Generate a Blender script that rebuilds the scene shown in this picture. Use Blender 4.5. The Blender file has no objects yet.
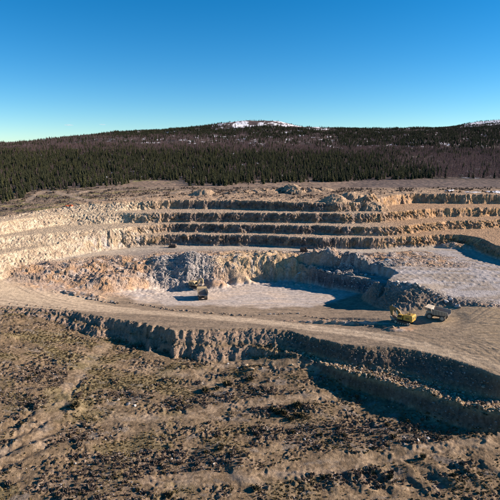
import bpy, bmesh, math, random
import numpy as np
from mathutils import Vector, Matrix

random.seed(7)
rng = np.random.default_rng(11)
S = bpy.context.scene
R = math.radians

# ------------------------------------------------------------------ camera, sky, sun, exposure
CAM_H, PITCH = 75.0, 11.5
cam_d = bpy.data.cameras.new('camera')
cam = bpy.data.objects.new('camera', cam_d)
S.collection.objects.link(cam)
cam.location = (0, 0, CAM_H)
cam.rotation_euler = (R(90 - PITCH), 0, 0)
cam_d.sensor_width = 36.0
cam_d.sensor_fit = 'HORIZONTAL'
cam_d.lens = 36.0
cam_d.clip_start = 1.0
cam_d.clip_end = 40000.0
S.camera = cam

SUN_EL, SUN_AZ = 21.5, 4.0            # azimuth counted from +X towards +Y
W = bpy.data.worlds.new('World')
S.world = W
W.use_nodes = True
wn = W.node_tree
wn.nodes.clear()
sky = wn.nodes.new('ShaderNodeTexSky')
sky.sky_type = 'NISHITA'
sky.sun_disc = False
sky.sun_elevation = R(SUN_EL)
sky.sun_rotation = R(90 - SUN_AZ)
sky.altitude = 300
sky.air_density = 0.8
sky.dust_density = 0.0
sky.ozone_density = 4.6
bg = wn.nodes.new('ShaderNodeBackground')
bg.inputs['Strength'].default_value = 0.071
wo = wn.nodes.new('ShaderNodeOutputWorld')
hs = wn.nodes.new('ShaderNodeHueSaturation')
hs.inputs['Saturation'].default_value = 1.29
wn.links.new(sky.outputs[0], hs.inputs['Color'])
tn = wn.nodes.new('ShaderNodeMix')
tn.data_type = 'RGBA'; tn.blend_type = 'MULTIPLY'
tn.inputs[0].default_value = 1.0
tn.inputs[7].default_value = (0.96, 1.025, 0.94, 1)
wn.links.new(hs.outputs[0], tn.inputs[6])
wn.links.new(tn.outputs[2], bg.inputs[0])
wn.links.new(bg.outputs[0], wo.inputs[0])

sd_ = bpy.data.lights.new('sun', 'SUN')
sd_.energy = 5.0
sd_.angle = R(0.5)
sd_.color = (1.0, 0.83, 0.69)
sun = bpy.data.objects.new('sun', sd_)
S.collection.objects.link(sun)
_dir = Vector((math.cos(R(SUN_EL)) * math.cos(R(SUN_AZ)), math.cos(R(SUN_EL)) * math.sin(R(SUN_AZ)), math.sin(R(SUN_EL))))
sun.rotation_euler = _dir.to_track_quat('Z', 'Y').to_euler()
sun.location = (300, 100, 300)

S.view_settings.view_transform = 'Standard'
S.view_settings.look = 'None'
S.view_settings.exposure = 1.17
S.view_settings.gamma = 1.0
S.render.engine = 'CYCLES'
S.cycles.diffuse_bounces = 1

# ------------------------------------------------------------------ survey: photo sight line + known level -> ground point
def at(px, row, z):
    dep = R(PITCH) + math.atan((row - 250.0) / 500.0)
    y = (CAM_H - z) / math.tan(dep)
    depth = y * math.cos(R(PITCH)) + (CAM_H - z) * math.sin(R(PITCH))
    return ((px - 250.0) / 500.0 * depth, y)

# ------------------------------------------------------------------ scene helpers
C = S.collection
def tag(o, label=None, cat=None, group=None, kind=None):
    if label: o['label'] = label
    if cat: o['category'] = cat
    if group: o['group'] = group
    if kind: o['kind'] = kind
    return o

def empty(name, loc, rz=0.0):
    o = bpy.data.objects.new(name, None)
    o.empty_display_size = 0.5
    o.location = loc
    o.rotation_euler = (0, 0, rz)
    C.objects.link(o)
    return o

def link(name, me, parent=None):
    o = bpy.data.objects.new(name, me)
    C.objects.link(o)
    if parent: o.parent = parent
    return o

class MB:
    def __init__(s): s.bm = bmesh.new()
    def box(s, x0, x1, y0, y1, z0, z1, bev=0.0, mat=None):
        vs = [s.bm.verts.new((x, y, z)) for z in (z0, z1) for y in (y0, y1) for x in (x0, x1)]
        fs = [s.bm.faces.new([vs[i] for i in f]) for f in ((0, 2, 3, 1), (4, 5, 7, 6), (0, 1, 5, 4), (2, 6, 7, 3), (0, 4, 6, 2), (1, 3, 7, 5))]
        if bev:
            es = list({e for f in fs for e in f.edges})
            bmesh.ops.bevel(s.bm, geom=es, offset=bev, segments=1, affect='EDGES', profile=0.5)
        return s
    def prism(s, prof, y0, y1, bev=0.0):          # profile in x,z swept across y
        a = [s.bm.verts.new((x, y0, z)) for x, z in prof]
        b = [s.bm.verts.new((x, y1, z)) for x, z in prof]
        n = len(prof)
        fs = [s.bm.faces.new(a), s.bm.faces.new(b[::-1])]
        for i in range(n):
            j = (i + 1) % n
            fs.append(s.bm.faces.new((a[j], a[i], b[i], b[j])))
        bmesh.ops.recalc_face_normals(s.bm, faces=fs)
        if bev:
            es = list({e for f in fs for e in f.edges})
            bmesh.ops.bevel(s.bm, geom=es, offset=bev, segments=1, affect='EDGES', profile=0.5)
        return s
    def hull8(s, bot, top):                        # two quads joined
        vs = [s.bm.verts.new(p) for p in bot + top]
        fs = [s.bm.faces.new([vs[i] for i in f]) for f in ((3, 2, 1, 0), (4, 5, 6, 7), (0, 1, 5, 4), (1, 2, 6, 5), (2, 3, 7, 6), (3, 0, 4, 7))]
        bmesh.ops.recalc_face_normals(s.bm, faces=fs)
        return s
    def tube(s, p, q, r, n=8, r2=None):
        p, q = Vector(p), Vector(q)
        d = (q - p).normalized()
        u = d.orthogonal().normalized()
        v = d.cross(u)
        r2 = r if r2 is None else r2
        a = [s.bm.verts.new(p + (u * math.cos(t) + v * math.sin(t)) * r) for t in [2 * math.pi * i / n for i in range(n)]]
        b = [s.bm.verts.new(q + (u * math.cos(t) + v * math.sin(t)) * r2) for t in [2 * math.pi * i / n for i in range(n)]]
        fs = [s.bm.faces.new(a[::-1]), s.bm.faces.new(b)]
        for i in range(n):
            j = (i + 1) % n
            fs.append(s.bm.faces.new((a[i], a[j], b[j], b[i])))
        bmesh.ops.recalc_face_normals(s.bm, faces=fs)
        return s
    def build(s, name, mat, parent=None, loc=None, smooth=False):
        me = bpy.data.meshes.new(name)
        s.bm.to_mesh(me)
        s.bm.free()
        me.materials.append(mat)
        if smooth:
            for p in me.polygons: p.use_smooth = True
        o = link(name, me, parent)
        if loc: o.location = loc
        return o

def copy_tree(o, parent=None):
    c = o.copy()
    C.objects.link(c)
    c.parent = parent
    for ch in list(o.children):
        copy_tree(ch, c)
    return c

# ------------------------------------------------------------------ noise
def _h(ix, iy, seed):
    n = (ix.astype(np.int64) * 374761393 + iy.astype(np.int64) * 668265263 + seed * 974634777) & 0xFFFFFFFF
    n = ((n ^ (n >> 13)) * 1274126177) & 0xFFFFFFFF
    n = ((n ^ (n >> 16)) * 2246822519) & 0xFFFFFFFF
    return ((n ^ (n >> 15)) & 0xFFFFFF).astype(np.float32) / np.float32(0xFFFFFF)

def perlin(x, y, seed=0):
    ix = np.floor(x); iy = np.floor(y)
    fx = (x - ix).astype(np.float32); fy = (y - iy).astype(np.float32)
    ix = ix.astype(np.int64); iy = iy.astype(np.int64)
    def g(ax, ay, dx, dy):
        a = _h(ax, ay, seed) * np.float32(2 * np.pi)
        return np.cos(a) * dx + np.sin(a) * dy
    u = fx * fx * fx * (fx * (fx * 6 - 15) + 10)
    v = fy * fy * fy * (fy * (fy * 6 - 15) + 10)
    n00 = g(ix, iy, fx, fy); n10 = g(ix + 1, iy, fx - 1, fy)
    n01 = g(ix, iy + 1, fx, fy - 1); n11 = g(ix + 1, iy + 1, fx - 1, fy - 1)
    a = n00 + u * (n10 - n00); b = n01 + u * (n11 - n01)
    return (a + v * (b - a)) * 1.5

def fbm(x, y, seed=0, octv=4, gain=0.5):
    r = 0; a = 1.0; f = 1.0
    for i in range(octv):
        r = r + a * perlin(x * f + 17.3 * i, y * f - 9.1 * i, seed + i)
        a *= gain; f *= 2.03
    return r

def cells(x, y, seed=0):
    """worley: F1, F2 and the id hash of the nearest cell, with the offset to its centre"""
    ix = np.floor(x).astype(np.int64); iy = np.floor(y).astype(np.int64)
    f1 = np.full(x.shape, 9.0, np.float32); f2 = f1.copy(); idh = np.zeros_like(f1); ox = np.zeros_like(f1); oy = np.zeros_like(f1)
    for dx in (-1, 0, 1):
        for dy in (-1, 0, 1):
            cx = ix + dx; cy = iy + dy
            px = cx + _h(cx, cy, seed); py = cy + _h(cx, cy, seed + 5)
            ddx = (x - px).astype(np.float32); ddy = (y - py).astype(np.float32)
            d = np.sqrt(ddx * ddx + ddy * ddy)
            n = d < f1
            f2 = np.where(n, f1, np.minimum(f2, d))
            idh = np.where(n, _h(cx, cy, seed + 9), idh)
            ox = np.where(n, ddx, ox); oy = np.where(n, ddy, oy)
            f1 = np.where(n, d, f1)
    return f1, f2, idh, ox, oy

def ss(a, b, v):
    t = np.clip((v - a) / (b - a), 0, 1)
    return t * t * (3 - 2 * t)

# ------------------------------------------------------------------ lines and fields of the survey
def resample(pts, n=64):
    p = np.array(pts, float)
    d = np.r_[0, np.cumsum(np.hypot(*np.diff(p, axis=0).T))]
    t = np.linspace(0, d[-1], n)
    return np.c_[np.interp(t, d, p[:, 0]), np.interp(t, d, p[:, 1])]

def smooth_line(pts, n=64, it=2):
    p = resample(pts, n)
    for _ in range(it):
        q = p.copy(); q[1:-1] = p[1:-1] * .5 + .25 * (p[:-2] + p[2:]); p = q
    return p

def sdist(X, Y, line):
    """signed distance, positive beyond the line (left to right line, positive = far side)"""
    best = np.full(X.shape, 1e18); sg = np.ones(X.shape)
    for (x0, y0), (x1, y1) in zip(line[:-1], line[1:]):
        ex, ey = x1 - x0, y1 - y0
        L = ex * ex + ey * ey + 1e-9
        t = np.clip(((X - x0) * ex + (Y - y0) * ey) / L, 0, 1)
        dx = X - x0 - t * ex; dy = Y - y0 - t * ey
        d = dx * dx + dy * dy
        m = d < best - 1e-7
        best = np.where(m, d, best)
        sg = np.where(m, np.where(ex * dy - ey * dx >= 0, 1.0, -1.0), sg)
    return np.sqrt(best) * sg

def tps(ctrl, X, Y, smooth=0.02):
    c = np.array([(q[0], q[1], q[2]) if len(q) == 4 else (*at(*q), q[2]) for q in ctrl])
    P = c[:, :2] / 100.0
    n = len(P)
    def U(d2): return np.where(d2 > 1e-12, 0.5 * d2 * np.log(d2 + 1e-12), 0)
    D = ((P[:, None] - P[None]) ** 2).sum(-1)
    A = np.zeros((n + 3, n + 3)); A[:n, :n] = U(D) + np.eye(n) * smooth
    A[:n, n] = 1; A[:n, n + 1:] = P; A[n, :n] = 1; A[n + 1:, :n] = P.T
    w = np.linalg.solve(A, np.r_[c[:, 2], 0, 0, 0])
    out = w[n] + w[n + 1] * X / 100 + w[n + 2] * Y / 100
    for i in range(n):
        out = out + w[i] * U((X / 100 - P[i, 0]) ** 2 + (Y / 100 - P[i, 1]) ** 2)
    return np.clip(out, c[:, 2].min() - 1.5, c[:, 2].max() + 1.5)

# far land: table of heights by bearing and distance
FY = np.array([300, 450, 600, 800, 1000, 1400, 1900, 2600, 3400, 5000, 8000.0])
FY_OLD = FY.copy()
FY[5:9] = (1200, 1500, 1900, 2400)
FU = (np.array([-160, 0, 125, 250, 375, 500, 660.0]) - 250) / 500
FZ = np.array([
    [30, 40, 44, 58, 68, 78, 84, 78, 60, 40, 20],
    [30.5, 40, 44, 58, 70, 83, 88, 82, 60, 40, 20],
    [35, 40, 46, 60, 76, 100, 122, 148, 120, 60, 20],
    [36, 40, 46, 60, 74, 96, 132, 208, 160, 80, 20],
    [36, 40, 45, 56, 68, 92, 126, 166, 150, 90, 20],
    [36, 40, 44, 54, 66, 92, 130, 186, 258, 200, 20],
    [36, 40, 44, 54, 66, 92, 140, 240, 330, 260, 20.0]], float)
FZ[:, 5:9] = 75 + (FZ[:, 5:9] - 75) * FY[5:9] / FY_OLD[5:9]
def reach(Y): return np.interp(Y, FY, FY_OLD)
def far_height(X, Y):
    u = np.clip(X / np.maximum(Y, 1), FU[0], FU[-1] - 1e-6)
    v = np.clip(Y, FY[0], FY[-1] - 1e-3)
    i = np.clip(np.searchsorted(FU, u, side='right') - 1, 0, len(FU) - 2)
    j = np.clip(np.searchsorted(FY, v, side='right') - 1, 0, len(FY) - 2)
    a = (u - FU[i]) / (FU[i + 1] - FU[i]); b = (v - FY[j]) / (FY[j + 1] - FY[j])
    a = a * a * (3 - 2 * a)
    z = (FZ[i, j] * (1 - a) + FZ[i + 1, j] * a) * (1 - b) + (FZ[i, j + 1] * (1 - a) + FZ[i + 1, j + 1] * a) * b
    k = ss(430, 1200, Y)
    return z + k * (4 * fbm(X / 170, Y / 230, 40, 4) + ss(1200, 1800, Y) * 7 * fbm(X / 260, Y / 300, 47, 4))

def L(pts, z):
    return [at(p, r, z) for p, r in pts]

# stations of the left bank: crest (px, row, level) and toe (px, row, level); on the right the bank splits in two tiers
ST_CR = [(-400, 302, 6), (-150, 303, 6), (0, 305, 5.2), (30, 307, 4.8), (60, 309, 4.2), (78, 312.5, 3.8), (92, 316, 3.4), (105, 319, 3.1), (120, 320.5, 3), (140, 323.5, 3), (160, 329, 3), (180, 332, 3), (200, 330.5, 3), (230, 328.8, 3), (256, 327.5, 3)]
ST_TO = [(-400, 308, 4.6), (-150, 309, 4.6), (0, 312, 3.6), (30, 315, 2.8), (58, 323, 1.0), (76, 331, -1.0), (90, 336, -2.0), (105, 341, -2.8), (120, 343.5, -3.2), (140, 347, -3.6), (165, 353, -4.4), (186, 359, -5.2), (206, 364.5, -5.6), (228, 362, -5.5), (247, 357, -5.0)]
_cr = [np.r_[at(*q), q[2]] for q in ST_CR]; _to = [np.r_[at(*q), q[2]] for q in ST_TO]
_mid = [.5 * a + .5 * b for a, b in zip(_cr, _to)]
def _xy(lst): return [(float(q[0]), float(q[1])) for q in lst]
EDGE_CR1 = _xy(_cr) + L([(280, 329)], 3) + L([(300, 331), (320, 337), (340, 342), (356, 345), (378, 345), (400, 346), (430, 352), (460, 361), (485, 371), (498, 380), (510, 383), (560, 384), (640, 384)], 4.6)
EDGE_TOE1 = _xy([.52 * a + .48 * b for a, b in zip(_cr, _to)]) + L([(270, 350), (285, 353), (300, 353.5), (330, 362), (360, 369), (400, 376), (430, 385), (462, 395), (490, 401), (560, 402), (640, 402)], -1.9)
EDGE_CR2 = _xy([.46 * a + .54 * b for a, b in zip(_cr, _to)]) + L([(270, 354), (285, 357), (300, 360), (330, 370), (360, 377), (400, 387.5), (440, 398), (465, 407), (490, 414), (560, 416), (640, 416)], -2)
EDGE_TOE2 = _xy(_to) + L([(270, 363), (300, 369), (330, 382), (360, 393), (400, 402), (440, 421), (475, 431), (500, 430), (560, 431), (640, 431)], -6.5)
S5_CR = L([(-300, 266), (-60, 267), (0, 266), (30, 268), (50, 263), (80, 260), (120, 258), (150, 258), (175, 258.5), (200, 259), (225, 258), (260, 257), (297, 256.8)], 13) + L([(307, 268), (320, 271.5), (345, 275.5), (368, 278.5), (381, 280.5)], 8) + L([(384, 283), (400, 283), (425, 286), (445, 290)], 12.6) + L([(470, 298.5), (500, 304), (600, 309), (700, 313)], 9.8)
S5_TOE = L([(-300, 285), (-60, 282)], 9) + L([(0, 280), (25, 283)], 8) + L([(50, 288)], 5) + L([(80, 293), (110, 296)], 2) + L([(135, 291), (160, 287.5), (180, 288), (205, 287), (228, 282.5), (250, 281), (290, 280.5), (306, 282), (325, 287), (345, 291), (366, 295), (367, 303), (370, 310)], 0.5) + \
    L([(385, 313)], 3) + L([(415, 311), (450, 309)], 5) + L([(474, 306.5), (500, 309)], 8.8) + L([(600, 312), (700, 318)], 10)
SHELF = L([(285, 262), (292, 257.5), (300, 257), (320, 259), (345, 261.5), (370, 264.5), (390, 268.5), (397, 273), (388, 277), (386, 281)], 13)
BENCH = [  # crest line, level of the crest
    (L([(-400, 282), (-120, 277), (-30, 263), (0, 254), (40, 247), (84, 240.5), (120, 237), (160, 235), (250, 236), (320, 238), (350, 238.6), (380, 238), (404, 236.5), (440, 234.5), (466, 234.2), (480, 237), (490, 241), (500, 246.5), (515, 251), (560, 257), (700, 264)], 19.7), 19.7),
    (L([(-400, 254), (-120, 250), (-30, 241.5), (0, 236.5), (40, 234), (84, 230), (120, 228), (150, 225), (170, 224), (250, 225), (320, 226.5), (348, 227.2), (375, 226.8), (404, 225), (430, 222), (470, 220.5), (500, 219.5), (700, 219)], 25.1), 25.1),
    (L([(-400, 233), (-120, 230), (-30, 225.5), (0, 222), (30, 217), (60, 214), (84, 213), (120, 213), (164, 213), (240, 213), (320, 214), (345, 214), (375, 213), (404, 210.5), (430, 208), (500, 207), (700, 207)], 31.4), 31.4),
    (L([(-400, 224), (-120, 222), (-30, 219), (0, 217)], 31.8) + L([(40, 209)], 34) + L([(84, 204)], 36) + L([(120, 202), (160, 200), (250, 201), (320, 202.7), (345, 203), (372, 201), (386, 198), (404, 195), (450, 196), (500, 196), (700, 196)], 37.5), 37.5)]

H0 = [(*(q - np.array([0, 1.5, .1])), 0) for q in _to] + [(40, 335, 1.0), (0, 350, 1.5), (-100, 350, 3), (245, 362, -5.2), (265, 358, -3.8), (285, 361, -2.8), (300, 368, -3.4), (320, 379, -5.2), (340, 388, -6.2), (400, 403, -6.5), (450, 424, -7), (500, 436, -7.5), (620, 470, -8), (0, 400, -3), (120, 420, -7), (60, 370, -2.5),
      (250, 430, -8), (400, 450, -9.5), (0, 500, -7), (250, 500, -9), (500, 500, -10.5), (150, 640, -10), (400, 640, -11), (-100, 500, -7), (650, 560, -10)]
H1 = [(*q, 0) for q in _mid] + [(285, 355, -2), (330, 367, -2), (400, 383, -2), (465, 402, -2), (520, 414, -2.2), (640, 450, -3.5), (600, 500, -4), (300, 400, -3), (100, 380, -1.5), (-100, 345, 4)]
H2 = [(-200, 300, 7), (-80, 297, 7), (0, 301, 5.6), (60, 306, 4.6), (100, 310, 3.8), (150, 316, 3.2), (200, 322, 3), (250, 326, 3), (300, 327, 3.4), (350, 337, 4.0), (400, 342, 4.4), (450, 355, 4.8), (500, 374, 5.2), (560, 378, 6), (0, 287, 8.2), (10, 272, 11.5), (-80, 278, 11),
      (60, 296, 4.5), (110, 303, 2.2), (140, 302, 0.8), (160, 297, 0), (200, 300, 0), (250, 300, 0), (300, 300, 0), (330, 303, 0.3), (250, 285, 0), (180, 290, 0), (300, 280, 0), (330, 290, 0), (350, 310, 1.6), (368, 318, 3.6), (400, 323, 5.4), (437, 320, 5.8), (455, 314, 6.3), (470, 309, 7.8),
      (486, 305, 9.2), (500, 308, 9.2), (500, 330, 7.8), (560, 330, 9.5), (560, 310, 9.6), (640, 330, 10.5), (150, 308, 2), (200, 311, 2.2), (250, 315, 2.3), (300, 315, 2.0), (340, 322, 3.2)]

# local mounds and hollows: px, row, level there, half-length, half-width, height, turn
MOUNDS = [
    (205, 193, 40, 10, 6, 4.5, 0.1), (292, 191, 40, 9, 15, 7.0, 0.3), (262, 191, 40, 16, 10, 3.0, 0), (312, 191, 40, 8, 5, 3.5, 0), (338, 186, 40, 12, 8, 5, 0), (352, 196, 40, 9, 8, 6.0, -.2), (374, 198, 40, 10, 8, 6.5, 0),
    (325, 190, 40, 7, 5, 3, 0), (335, 198, 40, 9, 6, 5.0, 0), (452, 187, 40, 7, 4, 2.2, 0), (360, 184, 40, 9, 5, 3, 0), (240, 192, 40, 12, 6, 2.5, 0),
    (188, 272, 6, 8, 8, 5.0, 0.3), (162, 268, 8, 7, 5, 1.8, 0.2), (214, 270, 7, 9, 6, 2.0, 0), (243, 270, 7, 10, 5, 2.0, 0), (122, 280, 6, 16, 8, 2.2, 0.5), (70, 272, 9, 14, 7, 1.3, .2), (95, 287, 4, 10, 6, 1.5, .4), (172, 286, 2, 9, 4, -2.0, 0), (215, 283, 2, 7, 3.5, 4.5, 0.1), (238, 281, 1, 7, 4, 2.5, 0),
    (373, 297, 3, 4.5, 8, 6.0, -0.2), (330, 277, 2, 10, 5, 5.5, -.2), (352, 281, 2, 9, 5, 5.0, -.2), (310, 272, 4, 6, 5, 3.0, 0),
    (456, 248, 13, 12, 4, 3.4, -.35), (410, 254, 13, 13, 5, 1.6, 0.2), (425, 262, 13, 14, 5, 1.5, 0.2), (397, 264, 13, 12, 6, 1.8, 0.2), (380, 256, 13, 10, 5, 1.8, 0),
    (85, 297, 3, 12, 2.0, 1.9, -.15), (400, 329, 5, 6, 3.0, 1.3, 0), (355, 319, 3.5, 13, 1.1, 1.0, -.25), (345, 324, 3.5, 26, 1.1, 1.3, -.24),
    (250, 378, -7.5, 6, 3, 1.5, 0.1), (285, 372, -7.5, 6, 3, 1.4, 0), (45, 395, -5, 6, 2, 1.6, .4), (75, 410, -6, 3, 4, 1.8, .2), (230, 455, -8.5, 9, 6, 1.8, -.4), (245, 470, -8.5, 4, 7, 1.5, .5), (120, 465, -8, 6, 5, 1.4, 0),
    (8, 324, 2, 7, 3, 1.8, .3), (5, 345, -1, 6, 4, 1.5, 0), (340, 450, -9, 10, 4, 1.0, .2), (180, 425, -8, 12, 3, .9, 0.1), (60, 445, -6, 10, 3, 1.0, 0.2), (475, 480, -10, 10, 3, 1.2, .1), (390, 470, -10, 12, 3.5, .8, .12), (450, 466, -10, 14, 3.5, .8, .12)]

# ------------------------------------------------------------------ the quarry ground
# rows of the ground sheet, closest together where the bench faces stand
def _step(y): return 0.17 if 311 < y < 364 else (.28 + .22 * (y - 84) / 230 if y <= 311 else .75)
gy = [84.0]
while gy[-1] < 455: gy.append(gy[-1] + _step(gy[-1]))
gy = np.array(gy); NX, NY = 880, len(gy)
gu = np.linspace(-1, 1, NX)
def hw(y): return 0.5 * y + 42
CX, CY_ = 226, 216                                   # coarse survey grid
cj = np.linspace(0, NY - 1, CY_); ci = np.linspace(0, NX - 1, CX)
cy1 = np.interp(cj, np.arange(NY), gy); cu1 = np.interp(ci, np.arange(NX), gu)
cYY = np.repeat(cy1[:, None], CX, 1); cXX = cu1[None, :] * hw(cYY)
def up(F):
    j = np.arange(NY) / (NY - 1) * (CY_ - 1); i = np.arange(NX) / (NX - 1) * (CX - 1)
    j0 = np.minimum(j.astype(int), CY_ - 2); i0 = np.minimum(i.astype(int), CX - 2)
    fj = (j - j0)[:, None]; fi = (i - i0)[None, :]
    T = F[j0] * (1 - fj) + F[j0 + 1] * fj
    return T[:, i0] * (1 - fi) + T[:, i0 + 1] * fi

Y = np.repeat(gy[:, None], NX, 1); X = gu[None, :] * hw(Y)
U0 = X / Y
SDm = {}
for nm, pts in (('toe2', EDGE_TOE2), ('cr2', EDGE_CR2), ('toe1', EDGE_TOE1), ('cr1', EDGE_CR1), ('s5c', S5_CR), ('s5t', S5_TOE), ('shelf', SHELF)):
    SDm[nm] = up(sdist(cXX, cYY, smooth_line(pts, 90)))
for i, (pts, z) in enumerate(BENCH):
    SDm['b%d' % i] = up(sdist(cXX, cYY, smooth_line(pts, 90)))

n_big = fbm(X / 14, Y / 14, 1, 3)
n_mid = fbm(X / 4.5, Y / 4.5, 5, 3)
n_fine = fbm(X / 1.3, Y / 1.3, 9, 3)
n_col = fbm(X / 5.2, Y / 9.0, 21, 3, .6)              # buttresses along the faces

def trans(toe, crest, jig):
    a = SDm[toe] + jig; b = SDm[crest] + jig
    den = np.maximum(a - b, 1.2)
    return np.clip(a / den, 0, 1)

jig = 1.5 * n_mid * .6 + .5 * n_fine
f0 = up(tps(H0, cXX, cYY)); f1 = up(tps(H1, cXX, cYY)); f2 = up(tps(H2, cXX, cYY))
smr = 1 - .5 * ss(15, 35, X) - .3 * ss(-60, -40, X) * ss(10, -5, X)
spur = ss(-125, -100, X) * ss(12, 0, X) * (2.6 * perlin(X / 6.5 + .4 * n_mid, Y / 26, 171) + 1.2 * perlin(X / 2.8, Y / 12, 173))
t2 = trans('toe2', 'cr2', (jig * .9 + n_big * .8) * smr + spur * .6 * (1 + 1.6 * ss(-64, -56, X) * ss(-22, -30, X)))
t1 = trans('toe1', 'cr1', (jig * .8 + n_big * .7) * smr + spur * .28 * (1 + 2.2 * ss(-64, -56, X) * ss(-22, -30, X)))
t5 = trans('s5t', 's5c', (jig * .8 + n_big * 1.6) * np.where(X > 15, .6, .35 + .5 * ss(-5, 12, X)))
Z = f0 + (f1 - f0) * t2
Z = Z + 1.1 * np.exp(-((SDm['cr2'] - 1.2) / 1.8) ** 2) * ss(8, 20, X) * (.8 + .5 * n_mid)
Z = Z + (f2 - Z) * t1
shelf = ss(.9, -.9, SDm['shelf'] + jig * .5) * ss(26, 29, X) * ss(78, 74, X) * ss(222, 230, Y) * ss(292, 288, Y)
f3 = 13.0 - 5.0 * shelf - 3.6 * ss(72, 95, X) * ss(250, 214, Y)
e5 = t5
Z = Z + (f3 - Z) * e5
TB = []
prev = 13.0
rightw = ss(60, 110, X)
for i, (pts, z) in enumerate(BENCH):
    leftw = ss(-60, -120, X)
    w = 2.1 + 7.4 * leftw + (3.0 * leftw if i == 3 else 0) + 1.6 * ss(70, 120, X)
    amp = 1.0 - .65 * leftw
    w = w + 2.4 * ss(.2, .6, perlin(X / 15 + 9.7 * i, Y / 40, 81 + i)) * (1 - .5 * leftw)
    j = (fbm(X / 19 + 7 * i, Y / 40, 21 + i, 4, .62) * 1.6 + 2.4 * perlin(X / 46 + 5.3 * i, Y / 90, 27 + i) + n_col * .2) * amp + n_fine * .25 + n_mid * .3
    c1, c2, cid, ox, oy = cells(X / 4.4 + 31 * i + .5 * n_mid, Y / 5.0, 60 + i)
    j = j + (cid - .5) * 1.0 * amp * ss(-.3, .3, perlin(X / 24 + 3 * i, Y / 50, 85))
    if i < 3: SDm['b%d' % i] = SDm['b%d' % i] - 3.0 * ss(-75, -45, X) * ss(95, 60, X)
    t = np.clip((SDm['b%d' % i] + j + w) / w, 0, 1)
    TB.append(t)
    zz = z if i < 3 else far_height(X, Y)
    Z = Z + (zz - Z) * t
    prev = z
tb_wall = TB[0]
face = sum(4 * t * (1 - t) for t in TB)
berm = np.clip(tb_wall, 0, 1) * (1 - TB[3])
plate = TB[3]
fgm = 1 - t1                                          # foreground ground mask
uf = t5 * (1 - tb_wall)
lf = t1 * (1 - t5)
sc5 = 4 * t5 * (1 - t5)

# mounds
rub_m = np.zeros_like(X)
for (px, row, z0, a, b, h, rot) in MOUNDS:
    if z0 < -4: h = h * .6
    mx, my = at(px, row, z0)
    dx = X - mx; dy = Y - my
    p = dx * math.cos(rot) + dy * math.sin(rot); q = -dx * math.sin(rot) + dy * math.cos(rot)
    g = np.sqrt((p / a) ** 2 + (q / b) ** 2) + .22 * n_mid + .1 * n_fine
    m = np.clip(1.15 - g, 0, 1)
    Z = Z + h * m * (1.6 - .6 * m)  * .95
    if h > 1.25 and z0 > -4: rub_m = np.maximum(rub_m, ss(0, .3, m))

# rubble zones : muck pile on the left and middle, scarps
def zone(px, row, z0, a, b, rot=0, soft=.35):
    mx, my = at(px, row, z0)
    dx = X - mx; dy = Y - my
    p = dx * math.cos(rot) + dy * math.sin(rot); q = -dx * math.sin(rot) + dy * math.cos(rot)
    return ss(1 + soft, 1 - soft, np.sqrt((p / a) ** 2 + (q / b) ** 2) + .2 * n_big)
muck = np.maximum.reduce([zone(70, 272, 11, 30, 18), zone(120, 272, 9, 36, 22), zone(185, 265, 10, 36, 20), zone(250, 263, 9, 40, 15), zone(330, 268, 8, 40, 15)])
muck = muck * (1 - tb_wall) * t1
upper_muck = np.maximum.reduce([zone(405, 257, 13, 26, 12), zone(430, 264, 13, 22, 8), zone(345, 256, 13, 26, 7)]) * uf
rim5 = np.exp(-np.abs(SDm['s5c']) / 3.0) * t1 * (1 - tb_wall)
rub = np.clip(np.maximum.reduce([muck * (1 - .0 * lf), upper_muck * .8, sc5 * t1 * .9, rim5 * .8, rub_m * .8 * (1 - .6 * fgm)]), 0, 1)
c1, c2, cid, ox, oy = cells(X / 2.3, Y / 2.3, 71)
blk = np.clip(.75 - c1, 0, 1) * (.4 + 1.3 * cid) + (ox * (cid - .5) + oy * (_h((cid * 999).astype(np.int64), np.zeros_like(cid, np.int64), 3) - .5)) * .7
d1, d2, did, _, _ = cells(X / 5.5, Y / 5.0, 77)
blk2 = np.clip(.8 - d1, 0, 1) * (.2 + 1.4 * did)
lowm = muck * ss(0, -15, X)
Z = Z + rub * (.5 * blk + .6 * blk2 + .22 * n_fine - .35) * (1 - .55 * lowm)
# hummocks on the muck pile, raking left
hum = fbm((X + .4 * Y) / 11, (Y - .2 * X) / 3.2, 91, 3)
Z = Z + muck * ss(.03, .2, t5) * (1.5 * hum + .7 * np.abs(fbm((X + .4 * Y) / 6, Y / 2.2, 95, 2)))

# scarp faces of the foreground edge: crumbly
fs = 4 * t1 * (1 - t1) + 4 * t2 * (1 - t2)
gul = fbm(X / 1.9 + .25 * n_mid, Y / 7, 101, 3)
Z = Z + np.clip(fs, 0, 1) * (.30 * gul + .25 * n_fine + .3 * blk) * smr
# general roughness
rough_fg = fgm * (1 - np.clip(fs, 0, 1))
e1, e2, eid, _, _ = cells(X / 3.1, Y / 2.2, 111)
tuss = .55 * np.clip(.62 - e1, 0, 1) * (eid > .55) * eid
patchy = ss(-.15, .35, fbm(X / 9, Y / 6, 121, 3))     # where the scrub and churned ground is
Z = Z + rough_fg * (.48 * n_big + patchy * (.34 * n_mid + .36 * n_fine + .16 * fbm(X / .55, Y / .55, 141, 2) + .8 * tuss) + .10 * n_fine + .05 * fbm(X / .5, Y / .5, 143, 2))
Z = Z + (berm * (1 - np.clip(face, 0, 1))) * (.18 * n_mid + .10 * n_fine)
Z = Z + np.clip(face, 0, 1) * .35 * n_fine
pl_fade = plate * ss(452, 425, Y)
Z = Z + pl_fade * (.6 * n_big + .35 * n_mid + .22 * n_fine)
Z = Z + lf * (.05 * n_mid + .025 * n_fine) + uf * (.12 * n_big + .06 * n_mid + .04 * n_fine)
# safety bunds of broken rock along the crest of each bench
for i in range(4):
    b_ = SDm['b%d' % i]
    Z = Z + .14 * np.exp(-((b_ - 1.6) / .7) ** 2) * np.clip(.4 + n_mid + .8 * n_fine, 0, 1.4)
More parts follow.
